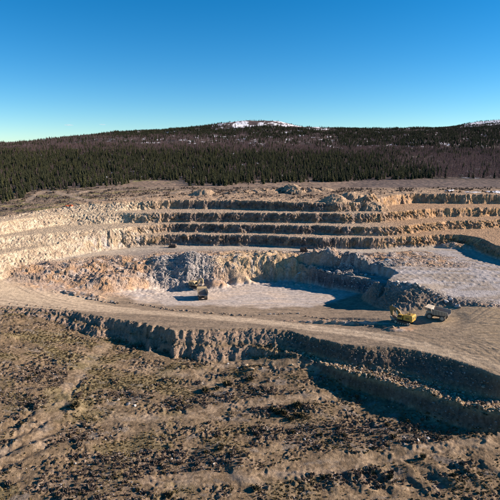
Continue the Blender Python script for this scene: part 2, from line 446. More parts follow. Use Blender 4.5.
# drill-hole cuttings set out in a grid on the upper floor
ga = R(-14)
gp = (X * math.cos(ga) + Y * math.sin(ga)) / 4.1; gq = (-X * math.sin(ga) + Y * math.cos(ga)) / 4.6
gp = gp + .5 * (np.floor(gq) % 2) + .22 * perlin(X / 3.7, Y / 3.9, 95); gq = gq + .2 * perlin(X / 4.1, Y / 3.5, 96)
rr = np.hypot((gp - np.floor(gp) - .5) * 4.1, (gq - np.floor(gq) - .5) * 4.6) + .15 * n_fine
drillz = uf * zone(455, 270, 13, 46, 24, .1, .1) * (1 - np.clip(rub * 2, 0, 1))
cone = np.clip(1 - rr / 1.25, 0, 1)
Z = Z + drillz * .42 * cone * (1 - .35 * (rr < .3))
scrub = np.maximum.reduce([zone(px_0, r_0, -7.5, a_0, b_0, q_0, .5) for px_0, r_0, a_0, b_0, q_0 in
    ((110, 478, 16, 7, .1), (150, 458, 12, 4, 0), (70, 440, 9, 4, .2), (210, 462, 14, 5, -.1), (300, 432, 16, 4, 0), (280, 412, 12, 3.5, 0), (350, 430, 16, 6, -.1), (50, 390, 12, 6, 0), (190, 405, 12, 3, 0), (20, 410, 10, 5, 0), (400, 432, 14, 5, -.1), (130, 400, 10, 3, 0), (250, 398, 14, 4, 0), (340, 470, 14, 3, 0))]) * fgm
patchy = np.clip(patchy * .55 + scrub * .8, 0, 1)
TYRE = [([(352, 322), (380, 327), (430, 331), (470, 341), (505, 358)], 5), ([(372, 320), (405, 327), (445, 333), (480, 347), (510, 368)], 5), ([(410, 331), (440, 340), (470, 352), (500, 370)], 5), ([(446, 322), (468, 317), (485, 309), (505, 300)], 8),
        ([(440, 326), (470, 322), (490, 315), (520, 306)], 8), ([(425, 328), (460, 328), (490, 325), (530, 318)], 7), ([(430, 333), (470, 335), (505, 338), (560, 340)], 7), ([(395, 338), (430, 345), (470, 360), (505, 380)], 5),
        ([(0, 303), (60, 308), (110, 311), (160, 313.5), (200, 317), (260, 322.5), (310, 328), (350, 334), (400, 343)], 4), ([(10, 290), (40, 299), (80, 305), (140, 309), (200, 313)], 4), ([(150, 318), (200, 324), (260, 326), (300, 329)], 3), ([(120, 314), (170, 321), (220, 325)], 3),
        ([(170, 298), (230, 302), (290, 298), (330, 296)], 0), ([(210, 300), (250, 295), (290, 287)], 0), ([(150, 300), (200, 305), (260, 306), (320, 303)], 0), ([(230, 305), (300, 307), (350, 310)], 0)]
tyre = np.zeros_like(X)
for pts, z0 in TYRE:
    dline = np.abs(up(sdist(cXX, cYY, smooth_line(L(pts, z0), 40))) + .35 * n_big)
    tyre = np.maximum(tyre, np.exp(-((dline - 1.5) / .42) ** 2))
tyre = tyre * t1 * (1 - tb_wall) * ss(.4, .7, .75 + .5 * n_mid)
Z = Z - .10 * tyre
# slumped ribs on the low bank at lower right
rib_z = zone(430, 478, -10, 42, 5.0, .1, .3)
ribs = np.sin((X + .45 * Y) / 1.25 + 1.3 * n_mid)
Z = Z + rib_z * .42 * np.clip(ribs, -.6, 1)

# worn tracks and roads: smooth and pale
def track(pts, wid, soft=1.5):
    return ss(wid + soft, wid, np.abs(up(sdist(cXX, cYY, smooth_line(pts, 40)))) + .5 * n_mid)
road1 = track(L([(-120, 300), (0, 301.5)], 5.5) + L([(60, 307)], 4.6) + L([(110, 309.5)], 3.6) + L([(160, 312), (200, 315.5), (260, 320.5)], 3) + L([(310, 325), (350, 331), (400, 340)], 4.5) + L([(450, 350), (500, 366), (600, 390)], 6), 2.6)
road2 = track(L([(0, 282), (30, 292), (60, 300), (90, 303), (130, 306)], 5), 3.4, 3)
fgt1 = track(L([(38, 440), (55, 412), (72, 385), (92, 362), (106, 350)], -5), 1.6, 2.2)
fgt2 = track(L([(110, 424), (160, 418), (200, 412), (250, 405), (300, 402), (330, 400)], -7.5), 1.4, 2.5)
fgt3 = track(L([(60, 415), (110, 418), (160, 422), (220, 416)], -7.5), 1.2, 2)
fgt4 = track(L([(150, 486), (250, 480), (330, 467), (400, 455), (450, 450), (520, 446)], -9.5), 1.7, 2)
fgt5 = track(L([(200, 375), (240, 366), (290, 376), (330, 378)], -7.5), 1.4, 2)
fgt6 = track(L([(-20, 470), (10, 452), (35, 430), (60, 400)], -6), 2.4, 2)
fgt7 = track(L([(95, 372), (150, 374), (200, 378), (230, 392)], -6.5), 1.2, 2)
fgt = np.clip(np.maximum.reduce([fgt1, fgt2, fgt3 * .6, fgt4, fgt5, fgt6 * .7, fgt7 * .7]), 0, 1) * fgm
pt1 = track(L([(28, 195), (45, 189), (70, 193), (92, 197), (130, 195), (190, 190)], 40), 2.0, 2)
pt2 = track(L([(60, 193), (90, 190), (130, 187), (180, 189)], 40), 1.5, 2)
pt3 = track(L([(380, 187), (430, 184), (480, 182), (540, 181)], 40), 1.5, 3)
ptr = np.clip(pt1 + pt2 + pt3 * .7, 0, 1) * plate
def flat_along(mask, k):
    global Z
    B = Z.copy()
    for _ in range(3):
        B[1:-1, 1:-1] = (B[1:-1, 1:-1] * 2 + B[:-2, 1:-1] + B[2:, 1:-1] + B[1:-1, :-2] + B[1:-1, 2:]) / 6
    Z = Z + (B - Z) * mask * k
for _ in range(2): flat_along(np.clip(np.maximum.reduce([road1, fgt * .5, ptr]), 0, 1), 1.0)
# wheel ruts on the haul ramp at right and by the lower-left track
rutm = np.clip(zone(470, 335, 7, 40, 24, -.3, .3) * lf, 0, 1)
rutd = fbm((X * .55 + Y * .84) / 1.6, (X * .84 - Y * .55) / 30, 131, 2)
Z = Z + rutm * .09 * rutd + rutm * .07 * perlin((X * .3 + Y * .95 + 3 * n_big) / 1.1, X / 24, 137)
rut2 = zone(20, 440, -6, 12, 16, 0, .3) * fgm
Z = Z + rut2 * .35 * np.sin((X * .8 - Y * .6) / .9 + n_big)
fz = ss(452, 440, Y)
Zfar = far_height(X, Y)
Z = Z * fz + Zfar * (1 - fz)

def ground_z(x, y):
    """height of the built ground at a point"""
    if y > gy[-1] - .01:
        return float(far_height(np.array([x]), np.array([float(y)]))[0])
    j = float(np.interp(y, gy, np.arange(NY)))
    i = (x / hw(y) + 1) / 2 * (NX - 1)
    i = min(max(i, 0), NX - 1.001); j = min(max(j, 0), NY - 1.001)
    i0, j0 = int(i), int(j); a, b = i - i0, j - j0
    return float((Z[j0, i0] * (1 - a) + Z[j0, i0 + 1] * a) * (1 - b) + (Z[j0 + 1, i0] * (1 - a) + Z[j0 + 1, i0 + 1] * a) * b)

def gz_many(x, y):
    j = np.interp(y, gy, np.arange(NY)); i = (x / hw(y) + 1) / 2 * (NX - 1)
    i = np.clip(i, 0, NX - 1.001); j = np.clip(j, 0, NY - 1.001)
    i0 = i.astype(int); j0 = j.astype(int); a = i - i0; b = j - j0
    z = (Z[j0, i0] * (1 - a) + Z[j0, i0 + 1] * a) * (1 - b) + (Z[j0 + 1, i0] * (1 - a) + Z[j0 + 1, i0 + 1] * a) * b
    return np.where(y > gy[-1] - .01, far_height(x, y), z)
def samp(F, x, y):
    j = np.clip(np.interp(y, gy, np.arange(NY)), 0, NY - 1).astype(int)
    i = np.clip((x / hw(y) + 1) / 2 * (NX - 1), 0, NX - 1).astype(int)
    return F[j, i]

def hit(px, row):
    """where a sight line of the survey meets the built ground"""
    d = R(PITCH) + math.atan((row - 250.0) / 500.0)
    lo = 86.0
    yy = lo
    while yy < 700:
        z = CAM_H - yy * math.tan(d)
        x = (px - 250.0) / 500.0 * (yy * math.cos(R(PITCH)) + (CAM_H - z) * math.sin(R(PITCH)))
        if ground_z(x, yy) >= z: return x, yy
        yy += .4
    return x, yy

# level pads under the machines
def pad(px, row, z0, r):
    global Z
    mx, my = at(px, row, z0)
    d = np.hypot(X - mx, Y - my)
    m = ss(r * 2.6, r * .9, d)
    zt = float(np.mean(Z[d < r]))
    Z = Z + (zt - Z) * m
    return mx, my, zt
PAD = dict(truck_b=pad(437, 319, 5.8, 5.5), exc_b=pad(402, 322.5, 5.5, 5.0), truck_a=pad(202.5, 298, 0, 5.0), exc_a=pad(196.5, 288.5, .5, 3.6),
           rig=pad(304, 252, 13, 3.5), rig2=pad(172.5, 247.6, 13, 3.2))

# base colours of the ground by material, with shade painted into some faces
def col(r, g, b): return np.array([r, g, b])
def mixc(A, c, m): return A + (c - A) * m[..., None]
Cc = np.zeros(X.shape + (3,)) + col(.178, .129, .080)                       # dry brown soil
v1 = fbm(X / 22, Y / 14, 201, 4); v2 = fbm(X / 5, Y / 4, 207, 4); v3 = fbm(X / 1.1, Y / 1.1, 213, 2)
Cc = mixc(Cc, col(.25, .184, .115), ss(-.1, .6, v2))
Cc = mixc(Cc, col(.19, .155, .078), ss(0, .5, v1) * .75 * ss(60, -60, X))  # olive dead grass, more of it on the left
Cc = mixc(Cc, col(.16, .12, .092), patchy * ss(-.2, .5, v2 + .3 * v3) * .85)
Cc = mixc(Cc, col(.190, .170, .150), ss(.35, .7, fbm(X / 7, Y / 4, 219, 4)) * .55)
Cc = mixc(Cc, col(.32, .24, .16), fgt * .45 * ss(-.5, .2, v2 + .5 * v3))
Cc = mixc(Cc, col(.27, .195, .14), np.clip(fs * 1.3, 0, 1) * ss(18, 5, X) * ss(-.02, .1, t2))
Cc = mixc(Cc, col(.105, .082, .066), np.clip(fs, 0, 1) * ss(8, 22, X) * .9)          # broken face, right part painted darker to deepen its shade
Cc = mixc(Cc, col(.270, .190, .110), np.clip(t2 * (1 - t1) * 4 - 2.9, 0, 1) * ss(0, 15, X))
# haul level
hl = ss(.9, 1, t1)
roadc = np.zeros_like(Cc) + col(.255, .195, .135)
roadc = mixc(roadc, col(.175, .138, .100), ss(-.1, .5, fbm(X / 11, Y / 3.5, 225, 4)) * .8)
roadc = mixc(roadc, col(.47, .37, .255), ss(-62, -90, X) * ss(212, 228, Y))
roadc = mixc(roadc, col(.46, .36, .25), np.clip(road1 + road2, 0, 1) * .9)
roadc = mixc(roadc, col(.37, .28, .175), ss(40, 95, X) * ss(235, 200, Y) * .7)
roadc = mixc(roadc, col(.40, .29, .165), ss(70, 100, X) * ss(-.1, .4, rutd) * .6)
roadc = mixc(roadc, col(.185, .145, .105), tyre * .55)
Cc = mixc(Cc, roadc, hl)
floorm = zone(235, 293, 0, 62, 26, 0, .15) * lf
floorc = np.zeros_like(Cc) + col(.43, .37, .315)
floorc = mixc(floorc, col(.50, .41, .325), ss(-.2, .5, v1))
floorc = mixc(floorc, col(.35, .32, .30), ss(0, .6, fbm(X / 16, Y / 3, 231, 4)) * .7)
floorc = mixc(floorc, col(.31, .275, .245), tyre * .5)
Cc = mixc(Cc, floorc, floorm)
# upper floor
ufc = np.zeros_like(Cc) + col(.275, .235, .195)
ufc = mixc(ufc, col(.34, .315, .30), ss(-.3, .4, fbm(X / 18, Y / 7, 237, 4)) * ss(30, 80, X))
ufc = mixc(ufc, col(.50, .39, .265), ss(-60, -105, X))
Cc = mixc(Cc, ufc, uf)
Cc = mixc(Cc, col(.42, .36, .28), uf * np.exp(-((SDm['b0'] + 9) / 6) ** 2) * .9)        # worn strip at the foot of the wall
Cc = mixc(Cc, col(.47, .455, .44), drillz * ss(.15, .8, cone) * .35)
# muck: grey in the middle, rusty left and right of it
mc = np.zeros_like(Cc) + col(.34, .245, .18)
mc = mixc(mc, col(.42, .265, .155), ss(-.25, .4, fbm(X / 13, Y / 9, 243, 4)))
mc = mixc(mc, col(.30, .265, .245), ss(0, .5, fbm(X / 8, Y / 8, 249, 3)) * (.3 + .5 * ss(20, 40, X)))
greyz = zone(184, 276, 4, 19, 15, 0, .4)
mc = mixc(mc, col(.270, .255, .250), greyz * .9)
tanz = zone(258, 270, 5, 24, 16, 0, .4)
mc = mixc(mc, col(.47, .345, .205), tanz * (.5 + .5 * ss(-.3, .4, v2)))
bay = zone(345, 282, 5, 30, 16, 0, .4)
mc = mixc(mc, col(.135, .135, .145), bay * .9)  # blue-grey bay rock, darkened to deepen the shade there
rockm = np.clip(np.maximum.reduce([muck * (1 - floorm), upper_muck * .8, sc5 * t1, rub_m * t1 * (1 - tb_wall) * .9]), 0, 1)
mc = mixc(mc, col(.46, .41, .36), (cid > .8) * .45)
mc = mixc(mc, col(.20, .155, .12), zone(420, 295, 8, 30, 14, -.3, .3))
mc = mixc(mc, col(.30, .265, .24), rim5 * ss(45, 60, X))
mc = mixc(mc, col(.095, .095, .105), bay * .85 * ss(1.0, .8, t5))  # more shade painted into the bay below its rim
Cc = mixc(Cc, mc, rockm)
# bench walls
wc = np.zeros_like(Cc) + col(.31, .205, .135)
wc = mixc(wc, col(.37, .24, .125), ss(-.2, .5, fbm(X / 10, Y / 16 + Z / 7, 255, 4)))
wc = mixc(wc, col(.25, .205, .18), ss(0, .5, fbm(X / 6, Z / 4, 261, 4)) * .8)
wc = mixc(wc, col(.135, .108, .098), ss(-62, -45, X) * ss(75, 50, X) * (.55 + .45 * ss(.4, -.3, fbm(X / 5, Z / 2.5, 265, 3))))  # centre faces painted darker to strengthen their shade
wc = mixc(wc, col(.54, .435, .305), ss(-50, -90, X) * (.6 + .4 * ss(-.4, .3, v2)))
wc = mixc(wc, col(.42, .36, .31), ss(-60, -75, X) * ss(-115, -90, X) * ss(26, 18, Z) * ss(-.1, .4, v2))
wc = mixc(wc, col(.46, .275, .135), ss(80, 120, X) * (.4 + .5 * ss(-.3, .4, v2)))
wc = mixc(wc, col(.26, .20, .15), (ss(-.1, .4, fbm(X / 2.2, Z / 5, 267, 2)) * .5) * np.clip(face, 0, 1))
k1, k2, kid, _, _ = cells(X / 3.6 + .3 * n_mid, Z / 2.0 + .3 * n_mid, 341)
wc = wc * (1 + (.56 * kid - .28) * (1 - .7 * ss(-60, -105, X)))[..., None]
bermc = np.zeros_like(Cc) + col(.37, .285, .205)
bermc = mixc(bermc, col(.43, .34, .235), ss(-50, -100, X))
bermc = mixc(bermc, col(.35, .235, .145), ss(70, 110, X))
wc2 = mixc(bermc, wc, np.clip(face * 1.6, 0, 1))
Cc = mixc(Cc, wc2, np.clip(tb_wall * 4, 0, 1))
# plateau
pc = np.zeros_like(Cc) + col(.200, .150, .108)
pc = mixc(pc, col(.105, .085, .068), ss(-.2, .4, fbm(X / 16, Y / 16, 273, 4)) * .9)
pc = mixc(pc, col(.16, .14, .065), ss(.1, .5, fbm(X / 30, Y / 14, 279, 3)) * ss(-20, -90, X))
nearrim = np.exp(-np.clip(SDm['b3'], 0, 400) / 34)
pc = mixc(pc, col(.37, .265, .175), np.clip(nearrim * 1.6 + .6 * rub_m, 0, 1) * ss(-150, -90, X + 20 * v1) * .9)
pc = mixc(pc, col(.32, .245, .175), ptr * .9)
Cc = mixc(Cc, pc, ss(.85, 1, plate))
Cc = Cc * (1 + (.15 + .16 * fgm) * v3 + .10 * v2)[..., None]
Cc = np.clip(Cc, .012, .62)

# region of each quad -> its own piece of the setting
lf_front = up(sdist(cXX, cYY, smooth_line(L([(-300, 270), (-60, 274), (0, 282), (40, 294), (70, 298), (100, 303), (130, 306), (200, 311), (260, 315), (310, 316), (345, 314), (380, 316), (420, 314), (455, 311), (480, 306), (520, 306), (700, 315)], 3), 70)))
reg = np.zeros(X.shape, int)
reg[t1 > .96] = 1
reg[(t1 > .96) & (lf_front > 0)] = 2
reg[(t5 > .03) & (t1 > .96)] = 3
reg[(SDm['s5c'] > 2) & (reg == 3) & (rub < .25)] = 4
reg[tb_wall > .02] = 5
reg[plate > .97] = 6
NAMES = ['ground', 'haul_road', 'quarry_floor', 'blasted_rock_slope', 'upper_quarry_floor', 'quarry_bench_wall', 'plateau_ground']

# ------------------------------------------------------------------ materials
def mat(name, base, rough=.8, metal=0.0, noise=None, bump=None, spec=.3, coords='Object', emit=None):
    m = bpy.data.materials.new(name)
    m.use_nodes = True
    nt = m.node_tree
    b = nt.nodes['Principled BSDF']
    b.inputs['Base Color'].default_value = (*base, 1)
    b.inputs['Roughness'].default_value = rough
    b.inputs['Metallic'].default_value = metal
    b.inputs['Specular IOR Level'].default_value = spec
    if noise or bump:
        tc = nt.nodes.new('ShaderNodeTexCoord')
        nz = nt.nodes.new('ShaderNodeTexNoise')
        sc, amt, c2 = noise if noise else (bump[0], 0, base)
        nz.inputs['Scale'].default_value = sc
        nz.inputs['Detail'].default_value = 6
        nz.inputs['Roughness'].default_value = .65
        nt.links.new(tc.outputs[coords], nz.inputs['Vector'])
        if noise:
            rp = nt.nodes.new('ShaderNodeValToRGB')
            rp.color_ramp.elements[0].position = .5 - .5 * (1 - amt) - .02
            rp.color_ramp.elements[1].position = .5 + .5 * (1 - amt) + .02
            rp.color_ramp.elements[0].position = max(0, .5 - .18); rp.color_ramp.elements[1].position = .5 + .18
            rp.color_ramp.elements[0].color = (*base, 1); rp.color_ramp.elements[1].color = (*c2, 1)
            nt.links.new(nz.outputs['Fac'], rp.inputs[0])
            nt.links.new(rp.outputs[0], b.inputs['Base Color'])
        if bump:
            bp = nt.nodes.new('ShaderNodeBump')
            bp.inputs['Distance'].default_value = bump[1]
            bp.inputs['Strength'].default_value = 1
            nt.links.new(nz.outputs['Fac'], bp.inputs['Height'])
            nt.links.new(bp.outputs[0], b.inputs['Normal'])
    return m

def ground_mat(name, s1, d1, s2, d2):
    m = bpy.data.materials.new(name)
    m.use_nodes = True
    nt = m.node_tree
    b = nt.nodes['Principled BSDF']
    b.inputs['Roughness'].default_value = .95
    b.inputs['Specular IOR Level'].default_value = .12
    at_ = nt.nodes.new('ShaderNodeAttribute'); at_.attribute_name = 'earth'
    tc = nt.nodes.new('ShaderNodeTexCoord')
    n1 = nt.nodes.new('ShaderNodeTexNoise'); n1.inputs['Scale'].default_value = s1; n1.inputs['Detail'].default_value = 8; n1.inputs['Roughness'].default_value = .7
    vo = nt.nodes.new('ShaderNodeTexVoronoi'); vo.inputs['Scale'].default_value = s2
    nt.links.new(tc.outputs['Object'], n1.inputs['Vector']); nt.links.new(tc.outputs['Object'], vo.inputs['Vector'])
    rp = nt.nodes.new('ShaderNodeMapRange')
    rp.inputs[1].default_value = .3; rp.inputs[2].default_value = .7; rp.inputs[3].default_value = .62; rp.inputs[4].default_value = 1.36
    nt.links.new(n1.outputs['Fac'], rp.inputs[0])
    mx = nt.nodes.new('ShaderNodeMix'); mx.data_type = 'RGBA'; mx.blend_type = 'MULTIPLY'; mx.inputs[0].default_value = 1
    nt.links.new(at_.outputs['Color'], mx.inputs[6]); nt.links.new(rp.outputs[0], mx.inputs[7])
    nt.links.new(mx.outputs[2], b.inputs['Base Color'])
    b1 = nt.nodes.new('ShaderNodeBump'); b1.inputs['Distance'].default_value = d1
    b2 = nt.nodes.new('ShaderNodeBump'); b2.inputs['Distance'].default_value = d2; b2.invert = True
    nt.links.new(n1.outputs['Fac'], b1.inputs['Height'])
    nt.links.new(vo.outputs['Distance'], b2.inputs['Height'])
    nt.links.new(b1.outputs[0], b2.inputs['Normal'])
    nt.links.new(b2.outputs[0], b.inputs['Normal'])
    return m

GM = dict(ground=ground_mat('scrub_soil', 1.3, .42, 3.4, .05), haul_road=ground_mat('packed_gravel', .7, .22, 3.0, .05), quarry_floor=ground_mat('crushed_stone', .5, .15, 2.5, .04),
          blasted_rock_slope=ground_mat('blasted_rock', .7, .6, 1.3, .35), upper_quarry_floor=ground_mat('upper_crushed_stone', .6, .25, 1.6, .08), quarry_bench_wall=ground_mat('bench_rock', .6, .8, 1.1, .35),
          plateau_ground=ground_mat('plateau_soil', .5, .6, 1.2, .25))

def mesh_np(name, V, F):
    me = bpy.data.meshes.new(name)
    me.vertices.add(len(V)); me.vertices.foreach_set('co', np.ascontiguousarray(V, np.float32).ravel())
    k = F.shape[1]
    me.loops.add(F.size); me.loops.foreach_set('vertex_index', np.ascontiguousarray(F, np.int32).ravel())
    me.polygons.add(len(F)); me.polygons.foreach_set('loop_start', np.arange(0, F.size, k, dtype=np.int32))
    me.update(calc_edges=True)
    return me

def smooth_all(me):
    me.polygons.foreach_set('use_smooth', np.ones(len(me.polygons), bool))

idx = np.arange(NX * NY).reshape(NY, NX)
quads = np.stack([idx[:-1, :-1], idx[:-1, 1:], idx[1:, 1:], idx[1:, :-1]], -1).reshape(-1, 4)
qreg = reg[:-1, :-1].reshape(-1)
# rock faces are broken sideways too
wob = np.clip(face + sc5 * t1 + np.clip(fs, 0, 1) * .5, 0, 1)
q1, q2, qid, qx, qy = cells(X / 2.7 + .3 * n_mid, Z / 1.7 + .25 * n_mid, 331)
r1, r2, rid, rx_, ry_ = cells(X / 6.5, Z / 3.4 + .2 * n_mid, 337)
block = np.clip(face, 0, 1) * (1.1 * (qid - .5) + 1.5 * (rid - .5) * ss(.2, .9, _h((rid * 997).astype(np.int64), np.ones_like(rid, np.int64), 4)) - .5 * ss(.14, .02, q2 - q1)) * (1 - .8 * ss(-60, -105, X))
wob = wob * (1 - .6 * ss(-60, -105, X) * np.clip(face, 0, 1))
GXs = X + wob * .35 * fbm(Z / 1.1, Y / 2.0, 301, 2)
GYs = Y + block + wob * .6 * (fbm(X / 1.3, Z / 1.1, 307, 3) + .8 * fbm(X / 4.0, Z / 2.2, 311, 2))
V_all = np.stack([GXs, GYs, Z], -1).reshape(-1, 3)
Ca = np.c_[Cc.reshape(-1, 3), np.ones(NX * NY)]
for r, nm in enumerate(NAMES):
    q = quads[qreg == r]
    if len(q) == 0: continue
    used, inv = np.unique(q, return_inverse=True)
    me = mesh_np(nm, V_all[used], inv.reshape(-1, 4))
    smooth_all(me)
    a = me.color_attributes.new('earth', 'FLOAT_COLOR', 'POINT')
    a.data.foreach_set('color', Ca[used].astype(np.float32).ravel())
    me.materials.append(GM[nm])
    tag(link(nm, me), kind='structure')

# ------------------------------------------------------------------ far hills
FNX, FNY = 520, 420
fy = gy[-1] * (9000 / gy[-1]) ** np.linspace(0, 1, FNY)
fu = np.linspace(-1, 1, FNX)
FYY = np.repeat(fy[:, None], FNX, 1)
FXX = fu[None, :] * np.maximum(hw(FYY), .72 * FYY - 60)
FZZ = far_height(FXX, FYY)
fpx = 250 + 500 * FXX / FYY
FRR = reach(FYY)
hv = fbm(FXX / 60, FYY / 90, 401, 5); hv2 = fbm(FXX / 25, FYY / 40, 407, 4)
fc = np.zeros(FXX.shape + (3,)) + col(.070, .050, .045)
fc = mixc(fc, col(.13, .10, .075), ss(0, .6, hv))
fc = mixc(fc, col(.045, .045, .03), ss(0, .5, hv2) * .7)
fc = mixc(fc, col(.10, .075, .075), ss(1000, 1500, FRR) * .6)
snow_m = ss(2180, 2350, FRR + 260 * ss(270, 330, fpx)) * ss(2950, 2750, FRR) * ss(-.2, .1, fbm(FXX / 55, FYY / 120, 413, 4)) * ss(200, 240, fpx) * ss(345, 315, fpx)
snow_m = np.maximum(snow_m, ss(2550, 2800, FRR) * ss(3600, 3400, FRR) * ss(440, 470, fpx) * ss(-.45, -.05, fbm(FXX / 60, FYY / 160, 419, 4)))
snow_m = np.maximum(snow_m, ss(1000, 1200, FRR) * ss(.5, .62, fbm(FXX / 38, FYY / 60, 423, 4)) * ss(90, 160, fpx))
snow_m = np.maximum(snow_m, ss(500, 560, FYY) * ss(.72, .8, fbm(FXX / 22, FYY / 30, 425, 3)))
fc = mixc(fc, col(.80, .81, .84), ss(.35, .6, snow_m))
edge_match = ss(gy[-1] + 130, gy[-1] + 40, FYY)
pl0 = np.zeros_like(fc) + col(.225, .165, .12)
pl0 = mixc(pl0, col(.13, .10, .085), np.maximum(ss(320, 370, fpx), ss(120, 70, fpx)))
grs = ss(130, 136, fpx) * ss(185, 165, fpx) * ss(486, 492, FYY) * ss(530, 520, FYY) * ss(-.3, .2, hv2)
pl0 = mixc(pl0, col(.20, .19, .075), grs * .8)
fc = fc + (pl0 - fc) * edge_match[..., None]
fi = np.arange(FNX * FNY).reshape(FNY, FNX)
fq = np.stack([fi[:-1, :-1], fi[:-1, 1:], fi[1:, 1:], fi[1:, :-1]], -1).reshape(-1, 4)
me = mesh_np('hills', np.stack([FXX, FYY, FZZ], -1).reshape(-1, 3), fq)
smooth_all(me)
a = me.color_attributes.new('earth', 'FLOAT_COLOR', 'POINT')
a.data.foreach_set('color', np.c_[np.clip(fc, .01, .85).reshape(-1, 3), np.ones(FNX * FNY)].astype(np.float32).ravel())
me.materials.append(ground_mat('hill_cover', .06, 2.0, .2, .8))
tag(link('hills', me), kind='structure')

# ------------------------------------------------------------------ rocks
def rock_mesh(seed, flat=.75):
    r = random.Random(seed)
    bm = bmesh.new()
    for _ in range(15):
        v = Vector((r.gauss(0, 1), r.gauss(0, 1), r.gauss(0, 1))).normalized()
        v = v * r.uniform(.42, .56)
        bm.verts.new((v.x * 1.2, v.y, v.z * flat))
    h = bmesh.ops.convex_hull(bm, input=bm.verts[:])
    for v in [v for v in bm.verts if not v.link_faces]: bm.verts.remove(v)
    me = bpy.data.meshes.new('boulder')
    bm.to_mesh(me); bm.free()
    return me

M_ROCK = mat('boulder_grey', (.20, .18, .165), .9, noise=(1.6, .5, (.30, .27, .24)), bump=(4, .12))
M_ROCKB = mat('boulder_brown', (.17, .125, .09), .9, noise=(1.6, .5, (.29, .22, .16)), bump=(4, .12))
M_ROCKT = mat('boulder_tan', (.33, .24, .15), .9, noise=(1.4, .5, (.44, .35, .24)), bump=(4, .12))
M_ROCKP = mat('boulder_pale', (.40, .37, .34), .9, noise=(1.4, .5, (.50, .46, .41)), bump=(4, .12))
ROCKS = {}
for key, m in (('grey', M_ROCK), ('brown', M_ROCKB), ('tan', M_ROCKT), ('pale', M_ROCKP)):
    ROCKS[key] = []
    for s in range(6):
        me = rock_mesh(s * 13 + 5 + hash(len(key)) % 7)
        me.materials.append(m)
        ROCKS[key].append(me)

def put_rock(x, y, size, key, label, group, z=None):
    o = bpy.data.objects.new('boulder', random.choice(ROCKS[key]))
    zz = (ground_z(x, y) if z is None else z) + size * .16
    o.location = (x, y, zz)
    o.rotation_euler = (random.uniform(-.4, .4), random.uniform(-.4, .4), random.uniform(0, 6.28))
    o.scale = (size * random.uniform(.8, 1.25), size * random.uniform(.8, 1.2), size * random.uniform(.75, 1.1))
    C.objects.link(o)
    tag(o, label, 'boulder', group)

def rock_row(pts, n, smin, smax, key, label, group, jit=.8):
    p = resample(pts, n)
    for (x, y) in p:
        put_rock(x + random.gauss(0, jit), y + random.gauss(0, jit * .7), random.uniform(smin, smax) if random.random() < .8 else smax * 1.2, random.choice(key) if isinstance(key, (list, tuple)) else key, label, group)

rock_row(L([(128, 303.5), (145, 306)], 1) + L([(165, 308.5), (190, 311), (215, 313.5), (250, 316)], 2.2), 62, .5, 1.15, 'brown', 'dark boulder in the long low row between the pale pit floor and the haul road', 'boulders edging the pale pit floor')
rock_row(L([(262, 314.5), (300, 312.5)], 2.2), 12, .6, 1.1, ['grey', 'brown'], 'small grey boulder at the front edge of the pale pit floor', 'small boulders at the front edge of the pale floor')
rock_row(L([(308, 314), (325, 318), (345, 323.5), (370, 328.5), (396, 333.5)], 3.2), 40, .6, 1.3, 'brown', 'brown boulder on the diagonal bund running down to the yellow excavator', 'boulders on the diagonal bund')
rock_row(L([(64, 295), (80, 297), (100, 299.5), (118, 301)], 3.5), 26, .7, 1.7, ['grey', 'brown'], 'dark grey boulder on the short bund below the rusty muck pile', 'boulders on the short dark bund')
rock_row(L([(386, 282.5), (405, 283.5), (428, 286.5), (445, 290), (462, 295)], 13), 34, 1.0, 2.2, ['grey', 'pale'], 'grey boulder along the lit rim above the dark scarp behind the trucks', 'boulders on the rim of the dark scarp')
rock_row(L([(300, 271), (315, 273), (335, 277), (352, 279), (370, 279), (392, 275)], 6), 24, 1.0, 2.4, ['grey', 'pale'], 'blocky grey boulder fallen in the shaded bay of the pit', 'boulders in the shaded bay')
rock_row(L([(8, 304), (40, 306), (75, 308)], 5), 16, .5, 1.0, ['brown'], 'small brown boulder along the left outer edge of the haul road', 'small boulders on the left road edge')
rock_row(L([(415, 349), (440, 354), (470, 364), (496, 378)], 5.8), 22, .6, 1.2, ['brown'], 'brown boulder on the outer edge of the haul ramp at right', 'boulders on the outer ramp edge')
for (px, row, s, k) in [(246, 366, 1.5, 'tan'), (252, 370, 1.9, 'tan'), (238, 369, 1.1, 'grey'), (262, 369, 1.2, 'grey'), (228, 364, .9, 'pale'), (292, 366, 1.3, 'tan'), (300, 363, 1.1, 'tan'), (75, 465, 1.0, 'pale'), (85, 462, .9, 'brown'), (418, 441, 1.0, 'pale'), (428, 439, .9, 'pale'), (333, 403, 1.2, 'grey'), (345, 411, 1.1, 'grey'), (118, 400, 1.2, 'grey'), (128, 405, 1.4, 'grey'), (135, 406, 1.0, 'pale'), (305, 440, .9, 'pale'), (318, 447, 1.1, 'grey')]:
    x, y = hit(px, row)
    put_rock(x, y, s, k, 'loose boulder lying on the brown scrub ground below the rubble bank', 'loose boulders in the foreground')

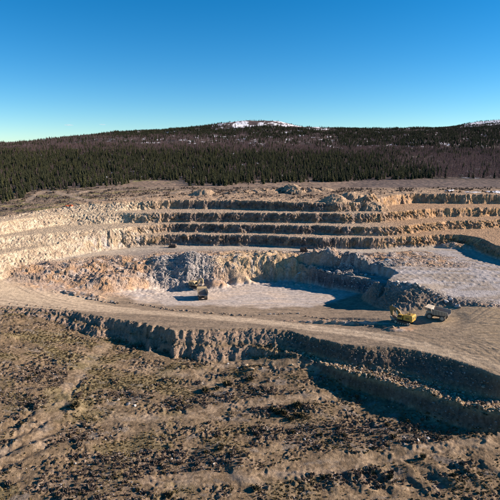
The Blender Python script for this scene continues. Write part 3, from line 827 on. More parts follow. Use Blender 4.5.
# ------------------------------------------------------------------ instances on points for what nobody could count
def scatter(name, pts, sizes, meshes, kind_mat=None, tilt=.3, zs=None):
    """points carrying scale and rotation, instanced by geometry nodes from a few source meshes"""
    n = len(pts)
    me = bpy.data.meshes.new(name)
    me.vertices.add(n)
    me.vertices.foreach_set('co', np.ascontiguousarray(pts, np.float32).ravel())
    a = me.attributes.new('psize', 'FLOAT_VECTOR', 'POINT'); a.data.foreach_set('vector', np.ascontiguousarray(sizes, np.float32).ravel())
    rot = np.c_[rng.uniform(-tilt, tilt, n), rng.uniform(-tilt, tilt, n), rng.uniform(0, 6.283, n)]
    a = me.attributes.new('prot', 'FLOAT_VECTOR', 'POINT'); a.data.foreach_set('vector', rot.astype(np.float32).ravel())
    a = me.attributes.new('pick', 'INT', 'POINT'); a.data.foreach_set('value', rng.integers(0, len(meshes), n).astype(np.int32))
    o = link(name, me)
    ng = bpy.data.node_groups.new(name + '_nodes', 'GeometryNodeTree')
    ng.interface.new_socket('Geometry', in_out='INPUT', socket_type='NodeSocketGeometry')
    ng.interface.new_socket('Geometry', in_out='OUTPUT', socket_type='NodeSocketGeometry')
    N = ng.nodes; LK = ng.links
    gi = N.new('NodeGroupInput'); go = N.new('NodeGroupOutput')
    m2p = N.new('GeometryNodeMeshToPoints')
    LK.new(gi.outputs[0], m2p.inputs['Mesh'])
    iop = N.new('GeometryNodeInstanceOnPoints')
    LK.new(m2p.outputs[0], iop.inputs['Points'])
    def attr(nm, dt):
        q = N.new('GeometryNodeInputNamedAttribute'); q.data_type = dt; q.inputs['Name'].default_value = nm
        return q.outputs['Attribute']
    jn = N.new('GeometryNodeGeometryToInstance')
    for k in reversed(range(len(meshes))):
        ob = bpy.data.objects.new(name + '_source', meshes[k])
        oi = N.new('GeometryNodeObjectInfo')
        oi.inputs['Object'].default_value = ob
        LK.new(oi.outputs['Geometry'], jn.inputs[0])
    LK.new(jn.outputs[0], iop.inputs['Instance'])
    iop.inputs['Pick Instance'].default_value = True
    LK.new(attr('pick', 'INT'), iop.inputs['Instance Index'])
    LK.new(attr('prot', 'FLOAT_VECTOR'), iop.inputs['Rotation'])
    LK.new(attr('psize', 'FLOAT_VECTOR'), iop.inputs['Scale'])
    LK.new(iop.outputs[0], go.inputs[0])
    md = o.modifiers.new('scatter', 'NODES'); md.node_group = ng
    tag(o, kind='stuff')
    return o

def cand(n, y0, y1):
    y = np.sqrt(rng.uniform(y0 * y0, y1 * y1, n)); x = rng.uniform(-1, 1, n) * (hw(y) - 3)
    return x, y

def rocks_on(mask, n, y0, y1, s0, s1, keys, name, pw=2.6):
    x, y = cand(n, y0, y1)
    k = samp(mask, x, y) > rng.uniform(0.05, 1, n)
    x, y = x[k], y[k]
    s = s0 + (s1 - s0) * rng.uniform(0, 1, len(x)) ** pw
    z = gz_many(x, y) + s * .12
    ms = [m for kk in keys for m in ROCKS[kk]]
    scatter(name, np.c_[x, y, z], np.c_[s * rng.uniform(.8, 1.2, len(x)), s * rng.uniform(.8, 1.2, len(x)), s * rng.uniform(.7, 1.1, len(x))], ms)
rocks_on(np.clip(greyz * rockm + bay * rockm, 0, 1), 80000, 240, 310, .25, 1.1, ['grey', 'pale'], 'grey_rubble')
rocks_on(np.clip(rockm * (1 - greyz) * (1 - bay) * (.45 + .55 * ss(10, 30, X)), 0, 1), 70000, 195, 315, .18, .7, ['brown', 'tan', 'tan'], 'rusty_rubble')
rocks_on(np.clip(fs * .8 * (1 - hl), 0, 1), 60000, 130, 240, .2, .75, ['brown', 'brown', 'grey'], 'bank_rubble')
rocks_on(np.clip(t2 * (1 - t1) * ss(.8, 1, t2) * ss(.2, 0, t1), 0, 1), 30000, 130, 180, .3, 1.2, ['tan', 'brown'], 'ledge_rubble')
rocks_on(np.clip(fgm * (1 - fs) * patchy * (1 - fgt), 0, 1), 60000, 90, 200, .08, .5, ['brown', 'grey', 'pale'], 'field_stones', 4)
toe_m = np.zeros_like(X)
for i in range(4):
    toe_m = np.maximum(toe_m, np.exp(-((SDm['b%d' % i] + 4.2 + 5 * ss(-60, -120, X)) / 1.6) ** 2))
rocks_on(toe_m * .5, 40000, 235, 380, .2, .8, ['brown', 'tan'], 'bench_scree')

# ------------------------------------------------------------------ plants: dry brush, tussocks
M_TWIG = mat('dry_twigs', (.13, .098, .075), .95, noise=(.7, .5, (.21, .16, .12)), spec=.1)
M_TWIGP = mat('grey_twigs', (.12, .095, .085), .95, noise=(.7, .5, (.19, .155, .135)), spec=.1)
M_GRASS = mat('dead_grass', (.15, .115, .052), .95, noise=(.6, .5, (.235, .175, .09)), spec=.1)
M_HEATH = mat('dark_heath', (.085, .068, .036), .95, noise=(.9, .5, (.13, .10, .055)), spec=.1)

def twig_bush(seed, n, h, w, leaf, width=.05):
    r = random.Random(seed)
    bm = bmesh.new()
    for _ in range(n):
        a = r.uniform(0, 6.283); el = r.uniform(.15, 1.0) ** .7
        ln = r.uniform(.5, 1.0)
        base = Vector((r.gauss(0, .12) * w, r.gauss(0, .12) * w, 0))
        tip = base + Vector((math.cos(a) * w * .5 * ln * (1.15 - el * .8), math.sin(a) * w * .5 * ln * (1.15 - el * .8), h * ln * el))
        mid = base.lerp(tip, .55) + Vector((0, 0, h * .08))
        side = Vector((-math.sin(a), math.cos(a), r.uniform(-.4, .4))) * width
        v = [bm.verts.new(p) for p in (base - side, base + side, mid + side * leaf, tip, mid - side * leaf)]
        bm.faces.new(v[:3] + [v[4]]); bm.faces.new((v[4], v[2], v[3]))
    me = bpy.data.meshes.new('branches')
    bm.to_mesh(me); bm.free()
    return me

BUSH = []
for s in range(5):
    me = twig_bush(100 + s, 46, 1.0, 1.3, 1.9, .045); me.materials.append(M_TWIG); BUSH.append(me)
BUSHG = []
for s in range(4):
    me = twig_bush(140 + s, 34, 1.0, 1.2, 1.3, .035); me.materials.append(M_TWIGP); BUSHG.append(me)
TUFT = []
for s in range(4):
    me = twig_bush(180 + s, 22, .6, 1.0, 1.4, .05); me.materials.append(M_GRASS); TUFT.append(me)
HEATH = []
for s in range(4):
    me = twig_bush(220 + s, 40, .55, 1.3, 2.6, .06); me.materials.append(M_HEATH); HEATH.append(me)

def plants(mask, n, y0, y1, s0, s1, meshes, name, tall=(.7, 1.3), pw=1.6):
    x, y = cand(n, y0, y1)
    k = samp(mask, x, y) > rng.uniform(0.05, 1, n)
    x, y = x[k], y[k]
    s = s0 + (s1 - s0) * rng.uniform(0, 1, len(x)) ** pw
    z = gz_many(x, y) - .03
    scatter(name, np.c_[x, y, z], np.c_[s, s, s * rng.uniform(*tall, len(x))], meshes, tilt=.15)

brush_m = np.clip(rough_fg * patchy * ss(-.35, .3, v2 + .5 * scrub) * (1 - fgt), 0, 1)
plants(brush_m, 45000, 88, 205, .3, 1.0, BUSH + BUSHG[:2], 'low_brush')
plants(np.clip(rough_fg * (1 - fgt) * (.25 + .75 * ss(0, .4, v1)), 0, 1), 42000, 88, 215, .4, 1.0, TUFT, 'dead_grass_tufts')
plants(np.clip(rough_fg * ss(-.1, .4, v1 + .5 * v2) * (1 - fgt), 0, 1), 22000, 88, 210, .35, .8, HEATH, 'heath_cover')
plat_m = np.clip(plate * (1 - ptr) * ss(3, 18, SDm['b3']) * ss(-.3, .3, fbm(X / 16, Y / 16, 273, 4)) * (1 - .7 * np.clip(nearrim, 0, 1)), 0, 1)
plants(plat_m, 16000, 255, 452, .7, 1.9, BUSH + BUSHG, 'plateau_brush')

# single shrubs that stand out in the foreground
def shrub(px, row, z0, size, src, label, group):
    x, y = hit(px, row)
    t = empty('shrub', (x, y, ground_z(x, y) - .04), random.uniform(0, 6.28))
    t.scale = (size, size, size * random.uniform(.75, 1.1))
    link('branches', src, t)
    tag(t, label, 'shrub', group)
DENSE = []
for s in range(5):
    me = twig_bush(300 + s, 120, 1.0, 1.5, 2.4, .055); me.materials.append(M_TWIG if s < 3 else M_HEATH); DENSE.append(me)
for k in range(120):
    while True:
        px = random.uniform(4, 496); row = random.uniform(345, 498)
        x, y = hit(px, row)
        a_ = np.array([x]); b_ = np.array([y])
        if samp(fgm, a_, b_)[0] > .95 and samp(fgt, a_, b_)[0] < .2 and samp(fs, a_, b_)[0] < .3 and samp(patchy, a_, b_)[0] > random.uniform(.1, .8): break
    side = 'left of the pale diagonal track' if px < 250 - (row - 345) * 1.2 and px < 110 - (row - 345) * .55 else 'below the sunlit rubble bank' if px < 250 and row < 410 else 'below the shadowed double scarp' if px > 330 and row < 450 else 'at the bottom edge right of centre' if px > 250 and row >= 450 else 'near the bottom left corner' if px < 120 and row >= 430 else 'at the bottom edge left of centre' if px < 250 and row >= 450 else 'in the middle of the scrub field'
    sz_ = random.uniform(.8, 1.6)
    how = 'larger' if sz_ > 1.2 else 'small'
    shrub(px, row, -7.5, sz_, random.choice(DENSE), how + ' dark leafless shrub on the scrub ground ' + side, how + ' leafless shrubs ' + side)
for (px, row, s) in [(297, 407, 2.6), (283, 415, 2.4), (291, 420, 2.0), (302, 417, 2.0), (227, 386, 2.4), (205, 391, 2.2), (217, 389, 1.6), (75, 408, 2.4), (250, 380, 2.2), (275, 412, 2.0)]:
    shrub(px, row, -7.5, s, DENSE[4] if s > 2.1 else DENSE[3], 'larger dark green shrub in the loose cluster below the rubble bank', 'larger green shrubs below the rubble bank')

# ------------------------------------------------------------------ forest
M_BARK = mat('bark', (.085, .062, .048), .95, noise=(2, .5, (.13, .10, .08)), spec=.1)
M_BIRCH = mat('birch_bark', (.30, .26, .24), .9, noise=(1.5, .5, (.16, .12, .11)), spec=.1)
M_NEEDLE = mat('spruce_needles', (.026, .032, .019), .9, noise=(.45, .5, (.050, .054, .026)), spec=.15)
M_NEEDLE2 = mat('pine_needles', (.050, .055, .024), .9, noise=(.45, .5, (.075, .075, .032)), spec=.15)
M_BTWIG = mat('birch_twigs', (.135, .092, .092), .95, noise=(.4, .5, (.19, .135, .135)), spec=.1)

def conifer(seed, h, w, tiers, per, mt):
    r = random.Random(seed)
    bm = bmesh.new()
    for t in range(tiers):
        f = (t + r.uniform(-.3, .3)) / tiers
        zc = h * (.10 + .88 * f)
        rad = w * .5 * (1 - f) ** .85 * r.uniform(.75, 1.15) + .12
        nb = max(3, int(per * (1 - .5 * f)))
        off = r.uniform(0, 6.28)
        for b in range(nb):
            if r.random() < .10: continue
            a = off + 6.283 * (b + r.uniform(-.3, .3)) / nb
            L_ = rad * r.uniform(.65, 1.2)
            d = Vector((math.cos(a), math.sin(a), 0)); s_ = Vector((-d.y, d.x, 0)) * (L_ * .38 + .12)
            droop = L_ * r.uniform(.25, .6)
            p0 = Vector((0, 0, zc + .25)); p1 = d * L_ * .55 + Vector((0, 0, zc - droop * .35)); p2 = d * L_ + Vector((0, 0, zc - droop))
            dn = Vector((0, 0, -.28 * (h / tiers) - .12))
            v = [bm.verts.new(q) for q in (p0, p1 + s_, p2, p1 - s_, p1 + s_ * .5 + dn * 2, p1 - s_ * .5 + dn * 2)]
            bm.faces.new((v[0], v[1], v[2])); bm.faces.new((v[0], v[2], v[3]))
            bm.faces.new((v[0], v[4], v[2])); bm.faces.new((v[0], v[2], v[5]))
    bm.faces.new([bm.verts.new(q) for q in ((.14, 0, h * .9), (-.1, .1, h * .9), (0, 0, h * 1.03))])
    me = bpy.data.meshes.new('crown'); bm.to_mesh(me); bm.free()
    me.materials.append(mt)
    return me

def trunk_mesh(h, r0, mt, lean=0):
    mb = MB()
    mb.tube((0, 0, -.4), (lean * .5, 0, h * .5), r0, 6, r0 * .65)
    mb.tube((lean * .5, 0, h * .5), (lean, 0, h), r0 * .65, 6, r0 * .12)
    me = bpy.data.meshes.new('trunk'); mb.bm.to_mesh(me); mb.bm.free()
    me.materials.append(mt)
    return me

CON = []
for s in range(7):
    h = 1.0
    w = [.30, .36, .27, .40, .33, .30, .38][s]
    CON.append(conifer(400 + s, 9.0, w * 9.0, 13, 8, M_NEEDLE if s < 5 else M_NEEDLE2))
TRK = trunk_mesh(8.6, .16, M_BARK)

def joined(parts, name):
    bm = bmesh.new(); mats = []
    for p in parts:
        base = len(mats)
        n0 = len(bm.faces)
        bm.from_mesh(p)
        bm.faces.ensure_lookup_table()
        for f in bm.faces[n0:]: f.material_index += base
        mats += list(p.materials)
    me = bpy.data.meshes.new(name); bm.to_mesh(me); bm.free()
    for m in mats: me.materials.append(m)
    return me
CONJ = [joined([c, TRK], 'spruce') for c in CON]

def bare_crown(seed, h, w, n):
    r = random.Random(seed)
    bm = bmesh.new()
    for _ in range(n):
        f = r.uniform(.22, 1.0)
        a = r.uniform(0, 6.283)
        rad = w * .5 * math.sin(min(1, (1.06 - f) * 1.5) * 1.57) * r.uniform(.4, 1.0)
        p = Vector((0, 0, h * f * .82)); q = Vector((math.cos(a) * rad, math.sin(a) * rad, h * (f * .82 + .16 * r.uniform(.4, 1.2))))
        s_ = Vector((-math.sin(a), math.cos(a), r.uniform(-.3, .3))) * .09
        m_ = p.lerp(q, .5)
        v = [bm.verts.new(t) for t in (p, m_ + s_, q, m_ - s_)]
        bm.faces.new(v)
        for k in range(2):
            q2 = m_ + Vector((r.uniform(-1, 1), r.uniform(-1, 1), r.uniform(.2, 1.2))) * rad * .5
            bm.faces.new([bm.verts.new(t) for t in (m_ - s_ * .5, m_ + s_ * .5, q2)])
    me = bpy.data.meshes.new('crown'); bm.to_mesh(me); bm.free()
    me.materials.append(M_BTWIG)
    return me
BIR = [bare_crown(500 + s, 7.0, 3.4, 70) for s in range(4)]
BTRK = trunk_mesh(6.0, .10, M_BIRCH, .3)
BIRJ = [joined([c, BTRK], 'birch') for c in BIR]

# near edge of the forest, by bearing
ed_px = np.array([-150, 0, 26, 34, 44, 62, 70, 90, 130, 134, 186, 190, 240, 300, 340, 370, 425, 700.0])
ed_row = np.array([199, 197, 195.5, 191, 189.5, 190, 189, 188, 186, 183, 184, 187, 186, 184.5, 184, 182.5, 182, 180.0])
def edge_y(px):
    row = np.interp(px, ed_px, ed_row)
    return 35 / np.tan(R(PITCH) + np.arctan((row - 250) / 500))

def forest_points(n, y0, y1):
    y = np.sqrt(rng.uniform(y0 * y0, y1 * y1, n)); x = rng.uniform(-1, 1, n) * (.5 * y + 60)
    return x, y
fx_, fy_ = forest_points(56000, 340, 1060)
px_ = 250 + 500 * fx_ / fy_ * .985
keep = fy_ > edge_y(px_) + 5 * np.abs(rng.normal(0, 1, len(fx_))) + 7 * fbm(fx_ / 16, fy_ / 16, 617, 2)
patch = fbm(fx_ / 45, fy_ / 60, 601, 4)
fine_p = fbm(fx_ / 14, fy_ / 18, 605, 3)
rightb = ss(420, 445, px_ + 14 * fine_p)
dens = .80 * (1 - ss(820, 1050, fy_ + 90 * patch) * .95)
dens = dens * (1 - rightb * ss(880, 780, fy_ + 60 * patch)) 
dens = dens * (1 - ss(330, 440, px_) * ss(610, 700, fy_ + 60 * patch) * ss(960, 900, fy_) * .9)
dens = np.maximum(dens, .05)
dens = dens * ss(-.45, -.12, fine_p + .3 * patch)
keepc = keep & (rng.uniform(0, 1, len(fx_)) < dens)
keepb = keep & ~keepc & (rng.uniform(0, 1, len(fx_)) < np.clip(.14 + .75 * rightb + .7 * ss(800, 1000, fy_) + .5 * ss(330, 440, px_) * ss(610, 700, fy_), 0, .85))
cx_, cy_ = fx_[keepc], fy_[keepc]
bx_, by_ = fx_[keepb], fy_[keepb]
def mingap(x, y, gap):
    """thin out so that stems keep their distance (grid hash)"""
    seen = {}; out = []
    for i in np.argsort(y):
        k = (int(x[i] // gap), int(y[i] // gap))
        if k in seen: continue
        seen[k] = 1; out.append(i)
    return np.array(out)
g = mingap(cx_, cy_, 2.6); cx_, cy_ = cx_[g], cy_[g]
g = mingap(bx_, by_, 2.4); bx_, by_ = bx_[g], by_[g]
cz_ = gz_many(cx_, cy_); bz_ = gz_many(bx_, by_)
cs_ = (.36 + .80 * rng.uniform(0, 1, len(cx_)) ** 1.15) * (1 + .22 * np.clip(fbm(cx_ / 40, cy_ / 40, 613, 3), -1, 1)) * (1 - .12 * ss(.1, .5, fbm(cx_ / 30, cy_ / 30, 611, 3)))
cw_ = cs_ * rng.uniform(.85, 1.3, len(cx_))

# the front trees, one by one
infr = np.abs(cx_ / cy_) < .54
front = np.argsort(np.where(infr, (cy_ - edge_y(250 + 492 * cx_ / cy_)) * 1.0 + cy_ * .12, 1e9))[:270]
fset = np.zeros(len(cx_), bool); fset[front] = True
def make_tree(name, crown, trunk, label, cat, group):
    t = empty(name, (0, 0, 0))
    link('trunk', trunk, t); link('crown', crown, t)
    return tag(t, label, cat, group)
protos = [make_tree('spruce_tree', c, TRK, 'x', 'tree', 'x') for c in CON]
first = [True] * len(protos)
for i in np.where(fset)[0]:
    k = random.randrange(len(protos))
    if first[k]: t = protos[k]; first[k] = False
    else: t = copy_tree(protos[k])
    pxx = 250 + 492 * cx_[i] / cy_[i]
    hh = 9.0 * cs_[i]
    tall = 'tall' if hh > 7.2 else 'short' if hh < 4.6 else 'middling'
    if pxx < 36: w_, g_ = 'at the near tip of the forest on the far left', 'at the left tip of the forest'
    elif pxx < 80: w_, g_ = 'on the forest front above the orange tarpaulin', 'above the orange tarpaulin'
    elif pxx < 132: w_, g_ = 'on the forest front above the pale left benches', 'above the pale left benches'
    elif pxx < 190: w_, g_ = 'on the forest front behind the yellow grass strip', 'behind the grass strip'
    elif pxx < 260: w_, g_ = 'on the forest front below the snowy summit, left of the spoil heap', 'left of the spoil heap'
    elif pxx < 320: w_, g_ = 'on the forest front right behind the big spoil heap', 'behind the big spoil heap'
    elif pxx < 375: w_, g_ = 'on the forest front right of the big spoil heap', 'right of the big spoil heap'
    else: w_, g_ = 'on the thinning right end of the forest front', 'at the right end of the forest front'
    lb, gp = tall + ' dark spruce ' + w_, tall + ' spruces ' + g_
    t.location = (cx_[i], cy_[i], cz_[i] - .1)
    t.scale = (cw_[i], cw_[i], cs_[i])
    t.rotation_euler = (0, 0, random.uniform(0, 6.28))
    tag(t, lb, 'tree', gp)
r_ = ~fset
scatter('conifer_forest', np.c_[cx_[r_], cy_[r_], cz_[r_] - .1], np.c_[cw_[r_], cw_[r_], cs_[r_]], CONJ, tilt=.03)
bs_ = rng.uniform(.55, 1.1, len(bx_))
# some bare birches one by one at the near right edge
bfr = np.argsort(np.where(np.abs(bx_ / by_) < .53, by_ - edge_y(250 + 492 * bx_ / by_) + by_ * .1, 1e9))[:60]
bset = np.zeros(len(bx_), bool); bset[bfr] = True
bprot = [make_tree('birch_tree', c, BTRK, 'x', 'tree', 'x') for c in BIR]
bfirst = [True] * 4
for i in np.where(bset)[0]:
    k = random.randrange(4)
    if bfirst[k]: t = bprot[k]; bfirst[k] = False
    else: t = copy_tree(bprot[k])
    t.location = (bx_[i], by_[i], bz_[i] - .1); t.scale = (bs_[i],) * 3; t.rotation_euler = (0, 0, random.uniform(0, 6.28))
    if 250 + 492 * bx_[i] / by_[i] > 400: tag(t, 'bare purplish birch at the edge of the leafless wood on the right', 'tree', 'bare birches on the right')
    else: tag(t, 'bare thin birch among the front spruces of the forest', 'tree', 'bare birches among the spruces')
scatter('birch_wood', np.c_[bx_[~bset], by_[~bset], bz_[~bset] - .1], np.c_[bs_[~bset], bs_[~bset], bs_[~bset]], BIRJ, tilt=.05)

# woods on the far slopes
hx, hy = forest_points(75000, 1000, 2450)
hr = reach(hy)
hp = 250 + 500 * hx / hy
hn = fbm(hx / 120, hy / 110, 621, 4); hn2 = fbm(hx / 40, hy / 40, 627, 3)
dcon = ss(1560, 1760, hr + 260 * hn) * ss(90, 130, hp) * ss(-.55, -.05, hn2)
dcon = np.maximum(dcon, ss(310, 350, hp + 25 * hn) * ss(1080, 1200, hr + 120 * hn) * ss(-.5, .0, hn2) * .95)
dcon = np.maximum(dcon, .10 + .25 * ss(.1, .5, hn2))
barecap = ss(2180, 2330, hr + 120 * hn2 + 260 * ss(270, 330, hp)) * ss(3000, 2800, hr) * ss(200, 235, hp) * ss(350, 318, hp)
dcon = dcon * (1 - .95 * barecap)
farcap = ss(2550, 2800, hr) * ss(440, 470, hp)
dcon = dcon * (1 - .8 * farcap)
kc = rng.uniform(0, 1, len(hx)) < dcon * .95
kb = ~kc & (rng.uniform(0, 1, len(hx)) < np.clip(.85 * (1 - barecap) * (1 - farcap), 0.03, 1) * ss(.6, .1, hn2))
hz = far_height(hx, hy)
sz = rng.uniform(.5, 1.15, len(hx)) * (1 - .25 * ss(2000, 2600, hr))
scatter('far_conifers', np.c_[hx[kc], hy[kc], hz[kc] - .2], np.c_[sz[kc] * 1.3, sz[kc] * 1.3, sz[kc]], CONJ[:5], tilt=.03)
scatter('far_birches', np.c_[hx[kb], hy[kb], hz[kb] - .2], np.c_[sz[kb] * 1.4, sz[kb] * 1.4, sz[kb] * .9], BIRJ, tilt=.05)

# ------------------------------------------------------------------ small clouds low over the horizon
M_CLOUD = bpy.data.materials.new('cloud_vapour'); M_CLOUD.use_nodes = True
_n = M_CLOUD.node_tree; _n.nodes.remove(_n.nodes['Principled BSDF'])
_v = _n.nodes.new('ShaderNodeVolumePrincipled'); _v.inputs['Color'].default_value = (.9, .92, .95, 1); _v.inputs['Density'].default_value = .0032
_n.links.new(_v.outputs[0], _n.nodes['Material Output'].inputs['Volume'])
def cloud(px, row, wpx, hpx, label):
    D = 9000.0
    c = Vector(((px - 250) / 500 * D, D, CAM_H + (148 - row) / 500 * D))
    bm = bmesh.new(); r = random.Random(px)
    bmesh.ops.create_icosphere(bm, subdivisions=4, radius=1)
    ph = [r.uniform(0, 6) for _ in range(6)]
    for v in bm.verts:
        k = 1 + .25 * math.sin(5 * v.co.x + ph[0]) * math.cos(4 * v.co.y + ph[1]) + .16 * math.sin(11 * v.co.x + ph[2] + 3 * v.co.z) + .1 * math.sin(19 * v.co.x + 8 * v.co.z + ph[3])
        v.co = Vector((v.co.x * wpx * 9 * (1 + .1 * math.sin(3 * v.co.z + ph[4])), v.co.y * 90 * k, v.co.z * hpx * 9 * k * (1.0 if v.co.z > 0 else .6)))
    me = bpy.data.meshes.new('cloud'); bm.to_mesh(me); bm.free(); me.materials.append(M_CLOUD)
    for p in me.polygons: p.use_smooth = True
    o = link('cloud', me); o.location = c
    tag(o, label, 'cloud')
cloud(74, 126, 8, 1.7, 'largest of the faint grey cloud wisps low over the left forest')
cloud(107, 125.5, 7, 1.0, 'thin faint cloud wisp to the right of the largest one')
cloud(2, 133, 7, 1.3, 'faint cloud wisp at the left edge of the sky, just above the forest')

# ------------------------------------------------------------------ snow patches on the plateau
M_SNOW = mat('old_snow', (.80, .81, .83), .7, noise=(.25, .5, (.62, .61, .60)), bump=(.6, .2))
def snow_patch(px, row, a, b, label):
    mx, my = hit(px, row)
    n = 22; rings = 5
    r = random.Random(px)
    V = [(0, 0, .35)]; F = []
    ph = [r.uniform(0, 6.28) for _ in range(4)]
    def rad(t): return 1 + .22 * math.sin(2 * t + ph[0]) + .16 * math.sin(3 * t + ph[1]) + .1 * math.sin(5 * t + ph[2])
    for k in range(1, rings + 1):
        f = k / rings
        for i in range(n):
            t = 6.283 * i / n
            x = math.cos(t) * a * f * rad(t); y = math.sin(t) * b * f * rad(t)
            V.append((x, y, .42 * (1 - f * f) ** .6 if k < rings else -.35))
    me = bpy.data.meshes.new('snow_patch')
    V = [(x, y, z + ground_z(mx + x, my + y) + .12) for x, y, z in V]
    for i in range(n): F.append((0, 1 + i, 1 + (i + 1) % n))
    for k in range(rings - 1):
        for i in range(n):
            p = 1 + k * n; q = p + n
            F.append((p + i, q + i, q + (i + 1) % n, p + (i + 1) % n))
    me.from_pydata(V, [], F); me.materials.append(M_SNOW)
    for p in me.polygons: p.use_smooth = True
    o = link('snow_patch', me); o.location = (mx, my, 0)
    tag(o, label, 'snow patch', 'snow patches on the right plateau')
snow_patch(497, 192, 8, 6, 'largest white snow patch at the right edge of the plateau')
snow_patch(473, 192.5, 6, 3.5, 'long thin snow patch on the plateau beside the largest one')
snow_patch(450, 190.5, 3.6, 2.4, 'smallest snow patch on the plateau, behind a dirt heap')

# ------------------------------------------------------------------ machines
Y_PAINT = mat('yellow_paint', (.52, .30, .035), .55, noise=(1.5, .5, (.42, .27, .07)), spec=.4)
DUSTY = mat('dusty_pale_paint', (.50, .43, .33), .7, noise=(1.3, .5, (.40, .33, .24)))
DUSTY_Y = mat('dusty_tan_paint', (.46, .34, .17), .7, noise=(1.3, .5, (.36, .27, .16)))
BEDM = mat('worn_steel_body', (.33, .29, .24), .6, .2, noise=(1.2, .5, (.24, .20, .17)))
DARK = mat('dark_steel', (.045, .042, .04), .6, .3, noise=(2, .5, (.09, .075, .06)))
RUBBER = mat('dusty_rubber', (.075, .065, .055), .9, noise=(2, .5, (.14, .12, .10)))
RIMM = mat('dusty_rim', (.46, .40, .31), .7, noise=(2, .5, (.36, .30, .22)))
GLASS = mat('dark_glass', (.02, .025, .03), .08, spec=.6)
STEEL = mat('bright_rod', (.55, .55, .55), .25, .9)
LAMP = mat('lamp_glass', (.75, .72, .62), .2)
RUSTY = mat('rusty_mast', (.15, .105, .075), .8, noise=(1.5, .5, (.10, .075, .06)))
OCHRE = mat('muddy_ochre_paint', (.26, .165, .06), .7, noise=(1.5, .5, (.17, .115, .06)))
REDP = mat('orange_red_plastic', (.62, .11, .035), .6, noise=(1.5, .5, (.50, .13, .05)))

def wheel(parent, x, y, r, w, out):
    """tyre with tread lugs and a dished rim; out = +1 / -1 outward side"""
    mb = MB(); n = 20
    prof = [(-w / 2, r * .62), (-w / 2, r * .9), (-w * .36, r), (w * .36, r), (w / 2, r * .9), (w / 2, r * .62)]
    rings = []
    for k in range(n):
        a = 6.283 * k / n
        rings.append([mb.bm.verts.new((math.cos(a) * q, p, math.sin(a) * q)) for p, q in prof])
    for k in range(n):
        A, B = rings[k], rings[(k + 1) % n]
        for i in range(len(prof) - 1): mb.bm.faces.new((A[i], A[i + 1], B[i + 1], B[i]))
        mb.bm.faces.new((A[-1], A[0], B[0], B[-1]))
    for k in range(n):
        a = 6.283 * (k + .5) / n
        c, s_ = math.cos(a), math.sin(a)
        for sd in (-1, 1):
            q = []
            for (ra, yy, da) in ((r * .97, .04 * sd, -.06), (r * .97, w * .46 * sd, -.06 + .1), (r * .97, w * .46 * sd, .06 + .1), (r * .97, .04 * sd, .06)):
                q.append((math.cos(a + da) * ra, yy, math.sin(a + da) * ra))
            tq = [(p[0] * 1.06, p[1], p[2] * 1.06) for p in q]
            mb.hull8(q, tq)
    bmesh.ops.recalc_face_normals(mb.bm, faces=mb.bm.faces[:])
    o = mb.build('wheel', RUBBER, parent, (x, y, r))
    rm = MB()
    rm.tube((0, -w * .42, 0), (0, w * .42, 0), r * .63, 20)
    rm.tube((0, out * w * .42, 0), (0, out * w * .50, 0), r * .5, 16, r * .34)
    rm.tube((0, out * w * .50, 0), (0, out * w * .58, 0), r * .22, 12)
    for k in range(8):
        a = 6.283 * k / 8
        rm.tube((math.cos(a) * r * .42, out * w * .42, math.sin(a) * r * .42), (math.cos(a) * r * .42, out * w * .48, math.sin(a) * r * .42), r * .035, 6)
    rm.build('rim', RIMM, o)
    return o

